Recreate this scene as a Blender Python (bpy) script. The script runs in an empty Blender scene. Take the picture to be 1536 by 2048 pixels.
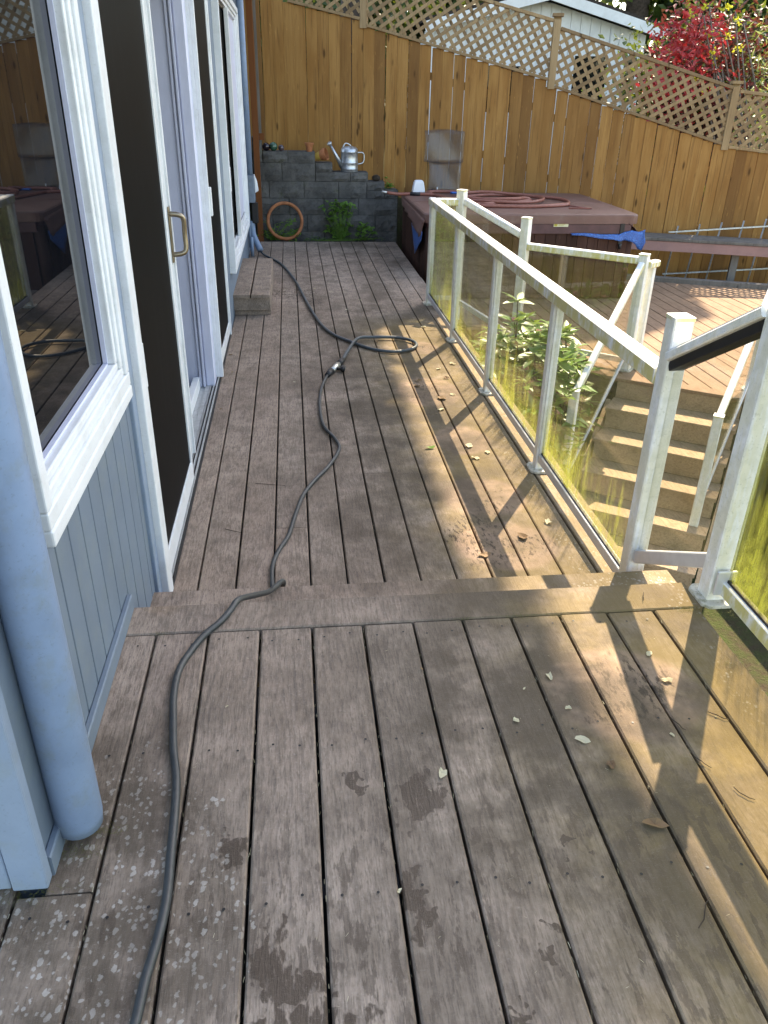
import bpy, math, random
from mathutils import Vector, Matrix
random.seed(7)
R = math.radians
sc = bpy.context.scene
col = sc.collection

# ------------------------------------------------------------------ camera, world, sun, exposure
PITCH, YAW, ROLL, FPX = 0.491637, 0.118711, 0.0214711, 1563.4
def camera():
    cy, sy = math.cos(YAW), math.sin(YAW)
    fwd = Vector((sy*math.cos(PITCH), cy*math.cos(PITCH), -math.sin(PITCH)))
    right = Vector((cy, -sy, 0)); down = fwd.cross(right)
    cr, sr = math.cos(ROLL), math.sin(ROLL)
    ex = cr*right - sr*down; ey = sr*right + cr*down
    m = Matrix(((ex.x, -ey.x, -fwd.x, 0), (ex.y, -ey.y, -fwd.y, 0), (ex.z, -ey.z, -fwd.z, 1.69), (0, 0, 0, 1)))
    cd = bpy.data.cameras.new('camera'); co = bpy.data.objects.new('camera', cd); col.objects.link(co)
    co.matrix_world = m
    cd.sensor_fit = 'VERTICAL'; cd.sensor_height = 36; cd.lens = FPX/2048*36
    cd.clip_start = 0.05; cd.clip_end = 500
    sc.camera = co
camera()
SUN_AZ, SUN_EL = 31.5, 48.0          # degrees from +Y towards +X, above the horizon
w = bpy.data.worlds.new('World'); sc.world = w; w.use_nodes = True
nt = w.node_tree; nt.nodes.clear()
sky = nt.nodes.new('ShaderNodeTexSky'); sky.sky_type = 'NISHITA'; sky.sun_disc = False
sky.sun_elevation = R(SUN_EL); sky.sun_rotation = R(SUN_AZ)
bg = nt.nodes.new('ShaderNodeBackground'); bg.inputs[1].default_value = 0.15
wo = nt.nodes.new('ShaderNodeOutputWorld')
nt.links.new(sky.outputs[0], bg.inputs[0]); nt.links.new(bg.outputs[0], wo.inputs[0])
sd = bpy.data.lights.new('sun', 'SUN'); sd.energy = 2.9; sd.angle = R(0.42); sd.color = (1, .93, .82)
so = bpy.data.objects.new('sun', sd); col.objects.link(so)
sdir = Vector((math.sin(R(SUN_AZ))*math.cos(R(SUN_EL)), math.cos(R(SUN_AZ))*math.cos(R(SUN_EL)), math.sin(R(SUN_EL))))
so.rotation_euler = sdir.to_track_quat('Z', 'Y').to_euler(); so.location = (8, 14, 20)
sc.view_settings.view_transform = 'Standard'; sc.view_settings.look = 'None'
sc.view_settings.exposure = 2.4; sc.view_settings.gamma = 1
sc.view_settings.use_white_balance = True; sc.view_settings.white_balance_temperature = 8100
sc.render.engine = 'CYCLES'
sc.cycles.max_bounces = 6; sc.cycles.transparent_max_bounces = 12; sc.cycles.diffuse_bounces = 3; sc.cycles.glossy_bounces = 3
sc.cycles.caustics_reflective = False; sc.cycles.caustics_refractive = False
SX, SY = sdir.x/sdir.z, sdir.y/sdir.z   # how far a ray towards the sun moves per metre of height

# ------------------------------------------------------------------ materials
class NT:
    def __init__(s, name):
        s.m = bpy.data.materials.new(name); s.m.use_nodes = True
        s.t = s.m.node_tree; s.b = s.t.nodes['Principled BSDF']; s.out = s.t.nodes['Material Output']
    def n(s, t, **k):
        o = s.t.nodes.new(t)
        for a, v in k.items(): setattr(o, a, v)
        return o
    def l(s, a, b): s.t.links.new(a, b)
    def val(s, sock, v):
        if hasattr(v, 'is_output'): s.l(v, sock)
        else: sock.default_value = v
    def math(s, op, a, b=0.0, c=None, clamp=False):
        o = s.n('ShaderNodeMath', operation=op, use_clamp=clamp); s.val(o.inputs[0], a); s.val(o.inputs[1], b)
        if c is not None: s.val(o.inputs[2], c)
        return o.outputs[0]
    def pos(s): return s.n('ShaderNodeNewGeometry').outputs['Position']
    def obj(s): return s.n('ShaderNodeTexCoord').outputs['Object']
    def rnd(s): return s.n('ShaderNodeObjectInfo').outputs['Random']
    def map(s, v, scale=(1, 1, 1), loc=(0, 0, 0)):
        o = s.n('ShaderNodeMapping'); s.l(v, o.inputs[0]); o.inputs['Scale'].default_value = scale
        s.val(o.inputs['Location'], loc); return o.outputs[0]
    def noise(s, v, scale=5, detail=4, rough=.55, dist=0):
        o = s.n('ShaderNodeTexNoise'); s.l(v, o.inputs['Vector'])
        o.inputs['Scale'].default_value = scale; o.inputs['Detail'].default_value = detail
        o.inputs['Roughness'].default_value = rough; o.inputs['Distortion'].default_value = dist
        return o.outputs[0]
    def vor(s, v, scale=5, out='Distance'):
        o = s.n('ShaderNodeTexVoronoi'); s.l(v, o.inputs['Vector']); o.inputs['Scale'].default_value = scale
        return o.outputs[out]
    def ramp(s, f, a, b, c0=0.0, c1=1.0):
        o = s.n('ShaderNodeMapRange'); o.interpolation_type = 'SMOOTHSTEP'; s.l(f, o.inputs[0])
        for i, v in enumerate((a, b, c0, c1)): o.inputs[i+1].default_value = v
        return o.outputs[0]
    def mix(s, f, a, b, mode='MIX'):
        o = s.n('ShaderNodeMix', data_type='RGBA', blend_type=mode)
        s.val(o.inputs[0], f)
        for i, v in ((6, a), (7, b)):
            if hasattr(v, 'is_output'): s.l(v, o.inputs[i])
            else: o.inputs[i].default_value = (*v, 1)
        return o.outputs[2]
    def xyz(s, v):
        o = s.n('ShaderNodeSeparateXYZ'); s.l(v, o.inputs[0]); return o.outputs
    def comb(s, x, y, z):
        o = s.n('ShaderNodeCombineXYZ')
        for i, v in enumerate((x, y, z)): s.val(o.inputs[i], v)
        return o.outputs[0]
    def add(s, a, b):
        o = s.n('ShaderNodeVectorMath', operation='ADD'); s.val(o.inputs[0], a); s.val(o.inputs[1], b); return o.outputs[0]
    def bump(s, h, strength=.3, dist=.01):
        o = s.n('ShaderNodeBump'); o.inputs['Strength'].default_value = strength; o.inputs['Distance'].default_value = dist
        s.l(h, o.inputs['Height']); s.l(o.outputs[0], s.b.inputs['Normal']); return o
    def ell(s, px, py, cx, cy, rx, ry, soft=.35):     # 1 inside an ellipse on the deck, 0 outside
        a = s.math('DIVIDE', s.math('SUBTRACT', px, cx), rx); b = s.math('DIVIDE', s.math('SUBTRACT', py, cy), ry)
        d = s.math('SQRT', s.math('ADD', s.math('MULTIPLY', a, a), s.math('MULTIPLY', b, b)))
        return s.ramp(d, 1-soft, 1+soft, 1, 0)
    def fin(s, colr=None, rough=None, spec=None, metal=None):
        if colr is not None:
            if hasattr(colr, 'is_output'): s.l(colr, s.b.inputs['Base Color'])
            else: s.b.inputs['Base Color'].default_value = (*colr, 1)
        if rough is not None: s.val(s.b.inputs['Roughness'], rough)
        if spec is not None: s.val(s.b.inputs['Specular IOR Level'], spec)
        if metal is not None: s.val(s.b.inputs['Metallic'], metal)
        return s.m

def mat_deck(name='composite decking', warm=0.0):
    s = NT(name); p = s.pos(); r = s.rnd()
    X, Y, Zc = s.xyz(p)
    off = s.comb(s.math('MULTIPLY', r, 37.0), s.math('MULTIPLY', r, 91.0), s.math('MULTIPLY', r, 13.0))
    q = s.add(p, off)
    warp = s.noise(s.map(q, (5, 1.2, 5)), 1.6, 2)
    # pressed wood grain: stretched noise and warped rings
    g1 = s.noise(s.map(q, (95, 7, 95)), 1.4, 6, .68, .5)
    mot = s.noise(s.map(q, (34, 13, 34)), 1.3, 6, .72)
    wv = s.n('ShaderNodeTexWave', wave_type='BANDS', bands_direction='X', wave_profile='SAW')
    wc = s.add(s.map(q, (1, .10, 1)), s.comb(s.math('MULTIPLY', warp, .16), 0.0, 0.0)); s.l(wc, wv.inputs['Vector'])
    wv.inputs['Scale'].default_value = 17; wv.inputs['Distortion'].default_value = 1.6; wv.inputs['Detail'].default_value = 3
    wv.inputs['Detail Scale'].default_value = 2.5
    grain = s.math('ADD', s.math('MULTIPLY', g1, .82), s.math('MULTIPLY', wv.outputs[1], .18))
    big = s.noise(p, 1.7, 5, .6); mid = s.noise(p, 9, 6, .65); fine = s.noise(p, 120, 3, .6)
    c = s.mix(s.ramp(big, .3, .7), (.30, .23, .18), (.41, .325, .262))
    c = s.mix(s.math('MULTIPLY', s.ramp(mid, .42, .66), .6), c, (.185, .142, .112))
    c = s.mix(s.math('MULTIPLY', s.ramp(mot, .46, .66), .55), c, (.15, .115, .09))
    c = s.mix(s.math('MULTIPLY', r, .22), c, (.33, .225, .17))
    c = s.mix(s.math('MULTIPLY', s.ramp(grain, .46, .62), s.ramp(mid, .3, .6, .15, .6)), c, (.13, .105, .09))
    fs = s.noise(s.map(q, (210, 26, 210)), 1.3, 4, .65, .3)
    c = s.mix(s.math('MULTIPLY', s.ramp(fs, .50, .66), .55), c, (.10, .078, .062))
    c = s.mix(s.math('MULTIPLY', s.ramp(fs, .40, .28), .35), c, (.46, .38, .32))
    c = s.mix(s.math('MULTIPLY', s.ramp(fine, .55, .75), .3), c, (.44, .37, .32))
    wob = s.math('MULTIPLY', s.math('SUBTRACT', s.noise(p, 3.5, 4, .6), .5), .5)
    Xw = s.math('ADD', X, wob); Yw = s.math('ADD', Y, s.math('MULTIPLY', wob, 1.3))
    gr = s.math('MULTIPLY', s.ramp(s.noise(s.map(p, (1.6, 1.0, 1.6)), 1.9, 6, .66), .42, .64), s.ramp(Xw, -.3, .55, .30, 1.0))
    gr2 = s.math('MULTIPLY', s.ramp(s.noise(s.map(q, (14, 4, 14)), 1.4, 6, .72), .52, .64), .5)
    c = s.mix(s.math('MULTIPLY', s.math('MAXIMUM', gr, gr2), .72), c, (.085, .064, .047))
    # algae along the railing
    al = s.math('MULTIPLY', s.ramp(Xw, .25, .85), s.ramp(X, 1.6, 1.4))
    al = s.math('MULTIPLY', al, s.ramp(mid, .25, .6, .35, .95))
    al = s.math('MULTIPLY', al, s.ramp(Y, 6.8, 6.2))
    c = s.mix(s.math('MULTIPLY', al, .72), c, (.205, .148, .058))
    # bare, washed pinkish rounds with a dark heart
    pk = None
    for (cx, cy, rx, ry) in ((.80, 1.47, .20, .17), (.86, 2.80, .22, .2), (.87, 3.25, .2, .2), (.84, 4.75, .2, .28), (.95, 5.72, .12, .16), (.90, 3.95, .15, .2)):
        e = s.ell(Xw if False else X, Y, cx, cy, rx, ry, .12); pk = e if pk is None else s.math('MAXIMUM', pk, e)
    pk = s.math('MULTIPLY', pk, s.ramp(s.noise(p, 14, 4), .3, .55, .35, .9))
    c = s.mix(s.math('MULTIPLY', pk, .6), c, (.40, .27, .205))
    dk = None
    for (cx, cy, rx, ry) in ((.84, 1.50, .1, .12), (.77, 2.76, .12, .12), (.96, 2.79, .1, .07), (.83, 4.78, .12, .14), (.89, 3.17, .12, .08), (.93, 5.73, .1, .07), (.05, 7.55, .16, .16), (-.1, 7.6, .1, .2), (.2, 7.3, .1, .15), (.75, 2.95, .14, .1)):
        e = s.ell(Xw, Yw, cx, cy, rx, ry, .5); dk = e if dk is None else s.math('MAXIMUM', dk, e)
    sp = s.math('MULTIPLY', dk, s.ramp(s.noise(s.map(p, (28, 10, 28)), 2.2, 5, .7), .50, .60))
    c = s.mix(s.math('MULTIPLY', sp, .85), c, (.028, .02, .017))
    # damp dark areas, middle of the walk
    dm = s.math('MULTIPLY', s.ell(Xw, Yw, .62, 4.3, .5, 2.3, .7), s.ramp(s.noise(p, 2.6, 5, .65), .34, .60))
    dm2 = s.math('MULTIPLY', s.ell(Xw, Yw, .60, 1.40, .45, .65, .6), s.ramp(s.noise(p, 4.2, 5, .65), .32, .58))
    dm3 = s.math('MULTIPLY', s.ell(Xw, Yw, -.42, 1.0, .28, .45, .5), s.ramp(mid, .3, .6, .5, 1.0))
    c = s.mix(s.math('MULTIPLY', s.math('MAXIMUM', s.math('MAXIMUM', dm, dm2), dm3), .82), c, (.085, .066, .048))
    # wet splashes on the near boards
    near = s.math('MULTIPLY', s.ramp(Y, 1.45, 1.0), s.ramp(Zc, .2, .3))
    wn = s.noise(s.map(p, (30, 9, 30)), 1.5, 4, .6)
    wl = s.noise(p, 5.5, 4, .6)
    wet = s.math('MULTIPLY', s.math('MULTIPLY', near, s.ramp(wn, .53, .58)), s.ramp(wl, .38, .54))
    wsx = s.math('MULTIPLY', s.math('SUBTRACT', s.noise(p, 17, 3, .6), .5), .16); wsy = s.math('MULTIPLY', s.math('SUBTRACT', s.noise(s.add(p, (3.1, 5.2, .4)), 15, 3, .6), .5), .24)
    pud = None
    for (cx, cy, rx, ry) in ((-.085, .86, .035, .05), (-.05, .80, .05, .035), (.02, .73, .06, .05), (-.09, .72, .04, .06), (.23, 1.17, .05, .07), (.19, .95, .025, .09), (.42, .84, .022, .02), (.10, 1.24, .02, .03), (-.17, 1.08, .03, .035), (.52, 1.02, .02, .02), (.33, .70, .022, .02)):
        e = s.ell(s.math('ADD', X, wsx), s.math('ADD', Y, wsy), cx, cy, rx, ry, .10)
        pud = e if pud is None else s.math('MAXIMUM', pud, e)
    pud = s.math('MULTIPLY', pud, s.math('MULTIPLY', s.ramp(wn, .40, .50), s.ramp(Zc, .2, .3)))
    wet = s.math('MAXIMUM', s.math('MULTIPLY', wet, .6), pud)
    c = s.mix(s.math('MULTIPLY', wet, .85), c, (.045, .030, .021))
    # lichen rounds by the downpipe and along the outer edge
    vd = s.n('ShaderNodeTexVoronoi'); s.l(s.add(s.map(p, (1, .8, 1)), s.comb(s.math('MULTIPLY', fine, .012), s.math('MULTIPLY', s.noise(p, 60, 3), .016), 0.0)), vd.inputs['Vector']); vd.inputs['Scale'].default_value = 88
    sel = s.ramp(s.xyz(vd.outputs['Color'])[0], .46, .48)
    lz = s.math('MAXIMUM', s.math('MULTIPLY', s.ell(Xw, Yw, -.42, .95, .30, .42, .35), 1.0), s.math('MULTIPLY', s.ramp(X, 1.02, 1.10), .5))
    lz = s.math('MAXIMUM', lz, s.math('MULTIPLY', s.ell(Xw, Y, 1.15, 2.1, .25, .2, .3), .8))
    li = s.math('MULTIPLY', s.math('MULTIPLY', s.ramp(s.math('ADD', vd.outputs['Distance'], s.math('MULTIPLY', s.xyz(vd.outputs['Color'])[1], .3)), .56, .42), sel), s.ramp(s.math('ADD', lz, s.math('MULTIPLY', s.math('SUBTRACT', mid, .5), 1.1)), .45, .6))
    c = s.mix(s.math('MULTIPLY', li, s.ramp(mid, .3, .6, .68, .3)), c, (.44, .41, .365))
    # fine pale scratches
    sc1 = s.noise(s.map(q, (7, 30, 7)), 4, 2, .5, 2.5)
    c = s.mix(s.math('MULTIPLY', s.ramp(s.math('ABSOLUTE', s.math('SUBTRACT', sc1, .5)), .006, .0), .35), c, (.40, .36, .33))
    s.bump(s.math('ADD', s.math('ADD', grain, s.math('MULTIPLY', fine, .4)), fs), .4, .004)
    rough = s.math('SUBTRACT', .74, s.math('MULTIPLY', wet, .42))
    return s.fin(c, rough, s.math('ADD', .12, s.math('MULTIPLY', wet, .12)))

def mat_terrace(name, c0, c1, dark):
    s = NT(name); p = s.pos(); r = s.rnd()
    q = s.add(p, s.comb(s.math('MULTIPLY', r, 37.0), s.math('MULTIPLY', r, 91.0), 0.0))
    g = s.noise(s.map(q, (60, 5, 60)), 1.4, 5, .65, .5); b = s.noise(p, 2.4, 5, .6)
    c = s.mix(s.ramp(b, .3, .7), c0, c1)
    c = s.mix(s.math('MULTIPLY', s.ramp(g, .45, .65), .5), c, dark)
    c = s.mix(s.math('MULTIPLY', s.ramp(s.noise(p, 11, 5, .7), .5, .7), .4), c, dark)
    s.bump(g, .25, .004)
    return s.fin(c, .8, .12)

def mat_paint(name, c, var=.08, rough=.45, dirt=None, dirt_amt=0.0, dscale=6, stretch=(1, 1, 1), spec=.4):
    s = NT(name); p = s.pos()
    n = s.noise(s.map(p, stretch), dscale, 5, .65)
    d = tuple(v*(1-var*2) for v in c)
    o = s.mix(s.ramp(n, .35, .7), c, d)
    if dirt:
        o = s.mix(s.math('MULTIPLY', s.ramp(s.noise(s.map(p, stretch), dscale*1.9, 6, .7), .46, .66), dirt_amt), o, dirt)
        o = s.mix(s.math('MULTIPLY', s.ramp(s.noise(p, 160, 2, .6), .60, .72), dirt_amt*.8), o, tuple(v*.6 for v in dirt))
    s.bump(s.noise(p, 70, 3), .08, .004)
    return s.fin(o, rough, spec)

def mat_rail(name, amt):      # white powder coat; yellow-green film on the upright faces
    s = NT(name); p = s.pos()
    nz = s.xyz(s.n('ShaderNodeNewGeometry').outputs['Normal'])
    side = s.ramp(nz[2], .6, .2)
    st = s.noise(s.map(p, (40, 16, 6)), 1.2, 6, .65)
    big = s.noise(p, 2.2, 4, .6)
    k = s.math('MULTIPLY', s.math('MULTIPLY', s.ramp(st, .34, .56), s.ramp(big, .22, .52)), s.math('MULTIPLY', side, amt))
    c = s.mix(s.ramp(s.noise(p, 30, 4), .35, .7), (.80, .80, .79), (.68, .69, .68))
    c = s.mix(k, c, (.55, .47, .12))
    spk = s.ramp(s.noise(p, 130, 3, .65), .58, .68)
    c = s.mix(s.math('MULTIPLY', spk, .35), c, (.32, .33, .24))
    return s.fin(c, .42, .4)

def mat_glass(name, tint, algae, z0, z1, seed=0.0, refl=1.0, strong=1.0, lift=0.0):
    s = NT(name); s.t.nodes.remove(s.b); p = s.pos()
    X, Y, Zc = s.xyz(p)
    q = s.add(p, (seed, seed*1.7, 0))
    tr = s.n('ShaderNodeBsdfTransparent'); tr.inputs[0].default_value = (*tint, 1)
    gl = s.n('ShaderNodeBsdfGlossy'); gl.inputs['Roughness'].default_value = .015; gl.inputs['Color'].default_value = (1, 1, 1, 1)
    lw = s.n('ShaderNodeLayerWeight'); lw.inputs[0].default_value = .5
    fz = s.math('ADD', .03, s.math('MULTIPLY', .7, s.math('POWER', lw.outputs['Facing'], 5.0)))
    m1 = s.n('ShaderNodeMixShader'); s.l(s.math('MULTIPLY', fz, refl), m1.inputs[0]); s.l(tr.outputs[0], m1.inputs[1]); s.l(gl.outputs[0], m1.inputs[2])
    h = s.math('DIVIDE', s.math('SUBTRACT', Zc, z0), z1-z0)
    streak = s.noise(s.map(q, (26, 26, 1.6)), 1.5, 6, .68)
    blot = s.noise(s.map(q, (2.4, 2.4, 2.0)), 1.3, 3, .6)
    speck = s.ramp(s.noise(q, 95, 3, .7), .54, .66)
    lvl = s.math('ADD', s.math('MULTIPLY', s.math('SUBTRACT', .30+lift, h), .80), s.math('MULTIPLY', s.math('SUBTRACT', blot, .5), .7))
    k = s.ramp(s.math('ADD', lvl, s.math('MULTIPLY', s.math('SUBTRACT', streak, .5), 1.5)), .10, .72)
    k = s.math('ADD', s.math('MULTIPLY', s.math('MULTIPLY', k, .42*strong), s.ramp(s.noise(s.map(q, (1, 1, .55)), 70, 4, .7), .36, .60, .45, 1.05)), s.math('MULTIPLY', speck, .04), clamp=True)
    k = s.math('ADD', k, .012, clamp=True)
    df = s.n('ShaderNodeBsdfDiffuse'); tl = s.n('ShaderNodeBsdfTranslucent')
    ac = s.mix(s.noise(q, 8, 3), algae, tuple(v*.62 for v in algae))
    s.l(ac, df.inputs[0]); s.l(ac, tl.inputs[0])
    m2 = s.n('ShaderNodeMixShader'); m2.inputs[0].default_value = .62; s.l(df.outputs[0], m2.inputs[1]); s.l(tl.outputs[0], m2.inputs[2])
    m3 = s.n('ShaderNodeMixShader'); s.l(k, m3.inputs[0]); s.l(m1.outputs[0], m3.inputs[1]); s.l(m2.outputs[0], m3.inputs[2])
    s.l(m3.outputs[0], s.out.inputs[0]); return s.m

def mat_cedar(name, c0, c1, dark, scale=1.0):
    s = NT(name); p = s.pos(); r = s.rnd()
    off = s.comb(s.math('MULTIPLY', r, 17.0), s.math('MULTIPLY', r, 31.0), s.math('MULTIPLY', r, 53.0))
    q = s.add(p, off)
    g = s.noise(s.map(q, (46*scale, 46*scale, 1.4*scale)), 1.2, 6, .62, .8)
    b = s.noise(s.map(q, (5, 5, .9)), 1.3, 4, .6)
    c = s.mix(s.ramp(b, .3, .7), c0, c1)
    c = s.mix(s.math('MULTIPLY', s.ramp(r, .4, .98), .62), c, dark)
    c = s.mix(s.math('MULTIPLY', s.ramp(g, .5, .68), .55), c, dark)
    vk = s.n('ShaderNodeTexVoronoi'); s.l(s.map(q, (7, 7, 2.2)), vk.inputs['Vector']); vk.inputs['Scale'].default_value = 1.0
    c = s.mix(s.math('MULTIPLY', s.ramp(vk.outputs['Distance'], .16, .05), .75), c, tuple(v*.35 for v in dark))
    pale = s.ramp(s.noise(s.map(q, (16, 16, 3)), 2.2, 4, .7), .62, .72)
    c = s.mix(s.math('MULTIPLY', pale, .35), c, tuple(min(1, v*1.7) for v in c1))
    s.bump(g, .3, .004)
    return s.fin(c, .78, .10)

def mat_plain(name, c, rough=.6, metal=0.0, spec=.4, var=.12, scale=20, bump=.1):
    s = NT(name); p = s.pos()
    n = s.noise(p, scale, 5, .6)
    o = s.mix(s.ramp(n, .3, .7), c, tuple(v*(1-2*var) for v in c))
    if bump: s.bump(n, bump, .004)
    return s.fin(o, rough, spec, metal)

def mat_leaf(name, c0, c1, rough=.45, trans=.35, glow=(.35, .42, .05)):
    s = NT(name); r = s.n('ShaderNodeNewGeometry').outputs['Random Per Island']; ro = s.rnd()
    f = s.math('FRACT', s.math('ADD', r, ro))
    c = s.mix(f, c0, c1)
    s.l(c, s.b.inputs['Base Color']); s.b.inputs['Roughness'].default_value = rough
    tl = s.n('ShaderNodeBsdfTranslucent'); s.l(s.mix(.5, c, glow, 'MIX'), tl.inputs[0])
    m = s.n('ShaderNodeMixShader'); m.inputs[0].default_value = trans
    s.l(s.b.outputs[0], m.inputs[1]); s.l(tl.outputs[0], m.inputs[2]); s.l(m.outputs[0], s.out.inputs[0])
    return s.m

def mat_block():
    s = NT('split faced grey block'); p = s.pos()
    a = s.noise(p, 14, 6, .7); b = s.noise(p, 3, 4, .6); f = s.noise(p, 70, 4, .7)
    c = s.mix(s.ramp(b, .3, .7), (.075, .072, .068), (.135, .13, .122))
    c = s.mix(s.math('MULTIPLY', s.ramp(a, .45, .7), .6), c, (.03, .029, .028))
    c = s.mix(s.math('MULTIPLY', s.ramp(f, .58, .72), .5), c, (.21, .205, .195))
    c = s.mix(s.math('MULTIPLY', s.ramp(s.noise(p, 6, 4, .7), .58, .72), .6), c, (.05, .055, .02))
    s.bump(s.math('ADD', a, s.math('MULTIPLY', f, .5)), .8, .02)
    return s.fin(c, .9, .2)

def mat_window():
    s = NT('window glass'); s.b.inputs['IOR'].default_value = 1.52
    return s.fin((.004, .005, .007), .012, .30)

def mat_screen():
    s = NT('insect screen'); p = s.pos()
    n = s.noise(s.map(p, (1, 9, .35)), 2.0, 3)
    c = s.mix(s.ramp(n, .5, .75), (.0035, .0036, .0038), (.008, .0081, .0084))  # lighter upright bands paint a faint reflection into the colour
    return s.fin(c, .5, .05)

def mat_cover():
    s = NT('vinyl tub cover'); p = s.pos()
    a = s.noise(p, 2.2, 5, .6); b = s.noise(p, 60, 4, .6)
    c = s.mix(s.ramp(a, .3, .7), (.125, .058, .046), (.18, .095, .078))
    c = s.mix(s.math('MULTIPLY', s.ramp(s.noise(p, 9, 5, .7), .5, .7), .4), c, (.20, .14, .115))
    s.bump(b, .15, .003)
    return s.fin(c, s.math('ADD', .38, s.math('MULTIPLY', a, .25)), .5)

def mat_bubble():
    s = NT('blue bubble sheet'); p = s.pos()
    v = s.vor(p, 75)
    c = s.mix(s.ramp(v, .2, .6), (.03, .17, .52), (.02, .09, .33))
    s.bump(v, .8, .006); return s.fin(c, .35, .5)

def mat_galv():
    s = NT('galvanised steel'); p = s.pos()
    v = s.vor(p, 60, 'Color'); a = s.xyz(v)[0]
    c = s.mix(a, (.42, .45, .48), (.56, .59, .61))
    return s.fin(c, s.math('ADD', .3, s.math('MULTIPLY', a, .2)), .5, .85)

def mat_ground():
    s = NT('garden soil'); p = s.pos()
    a = s.noise(p, 5, 6, .7); b = s.noise(p, 45, 4, .7)
    c = s.mix(s.ramp(a, .35, .65), (.055, .040, .026), (.05, .065, .02))
    c = s.mix(s.math('MULTIPLY', s.ramp(b, .55, .7), .6), c, (.12, .095, .06))
    s.bump(s.math('ADD', a, b), .7, .03); return s.fin(c, .95, .1)

def mat_sheet():
    s = NT('milky plastic film'); s.t.nodes.remove(s.b); p = s.pos()
    tr = s.n('ShaderNodeBsdfTransparent'); tr.inputs[0].default_value = (.88, .88, .89, 1)
    df = s.n('ShaderNodeBsdfDiffuse'); df.inputs[0].default_value = (.17, .17, .185, 1)
    gl = s.n('ShaderNodeBsdfGlossy'); gl.inputs['Roughness'].default_value = .25
    m = s.n('ShaderNodeMixShader'); s.l(s.ramp(s.noise(s.map(p, (4, 4, 2)), 3, 4), .3, .7, .05, .15), m.inputs[0]); s.l(tr.outputs[0], m.inputs[1]); s.l(df.outputs[0], m.inputs[2])
    m2 = s.n('ShaderNodeMixShader'); m2.inputs[0].default_value = .03; s.l(m.outputs[0], m2.inputs[1]); s.l(gl.outputs[0], m2.inputs[2])
    s.l(m2.outputs[0], s.out.inputs[0]); return s.m

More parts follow.
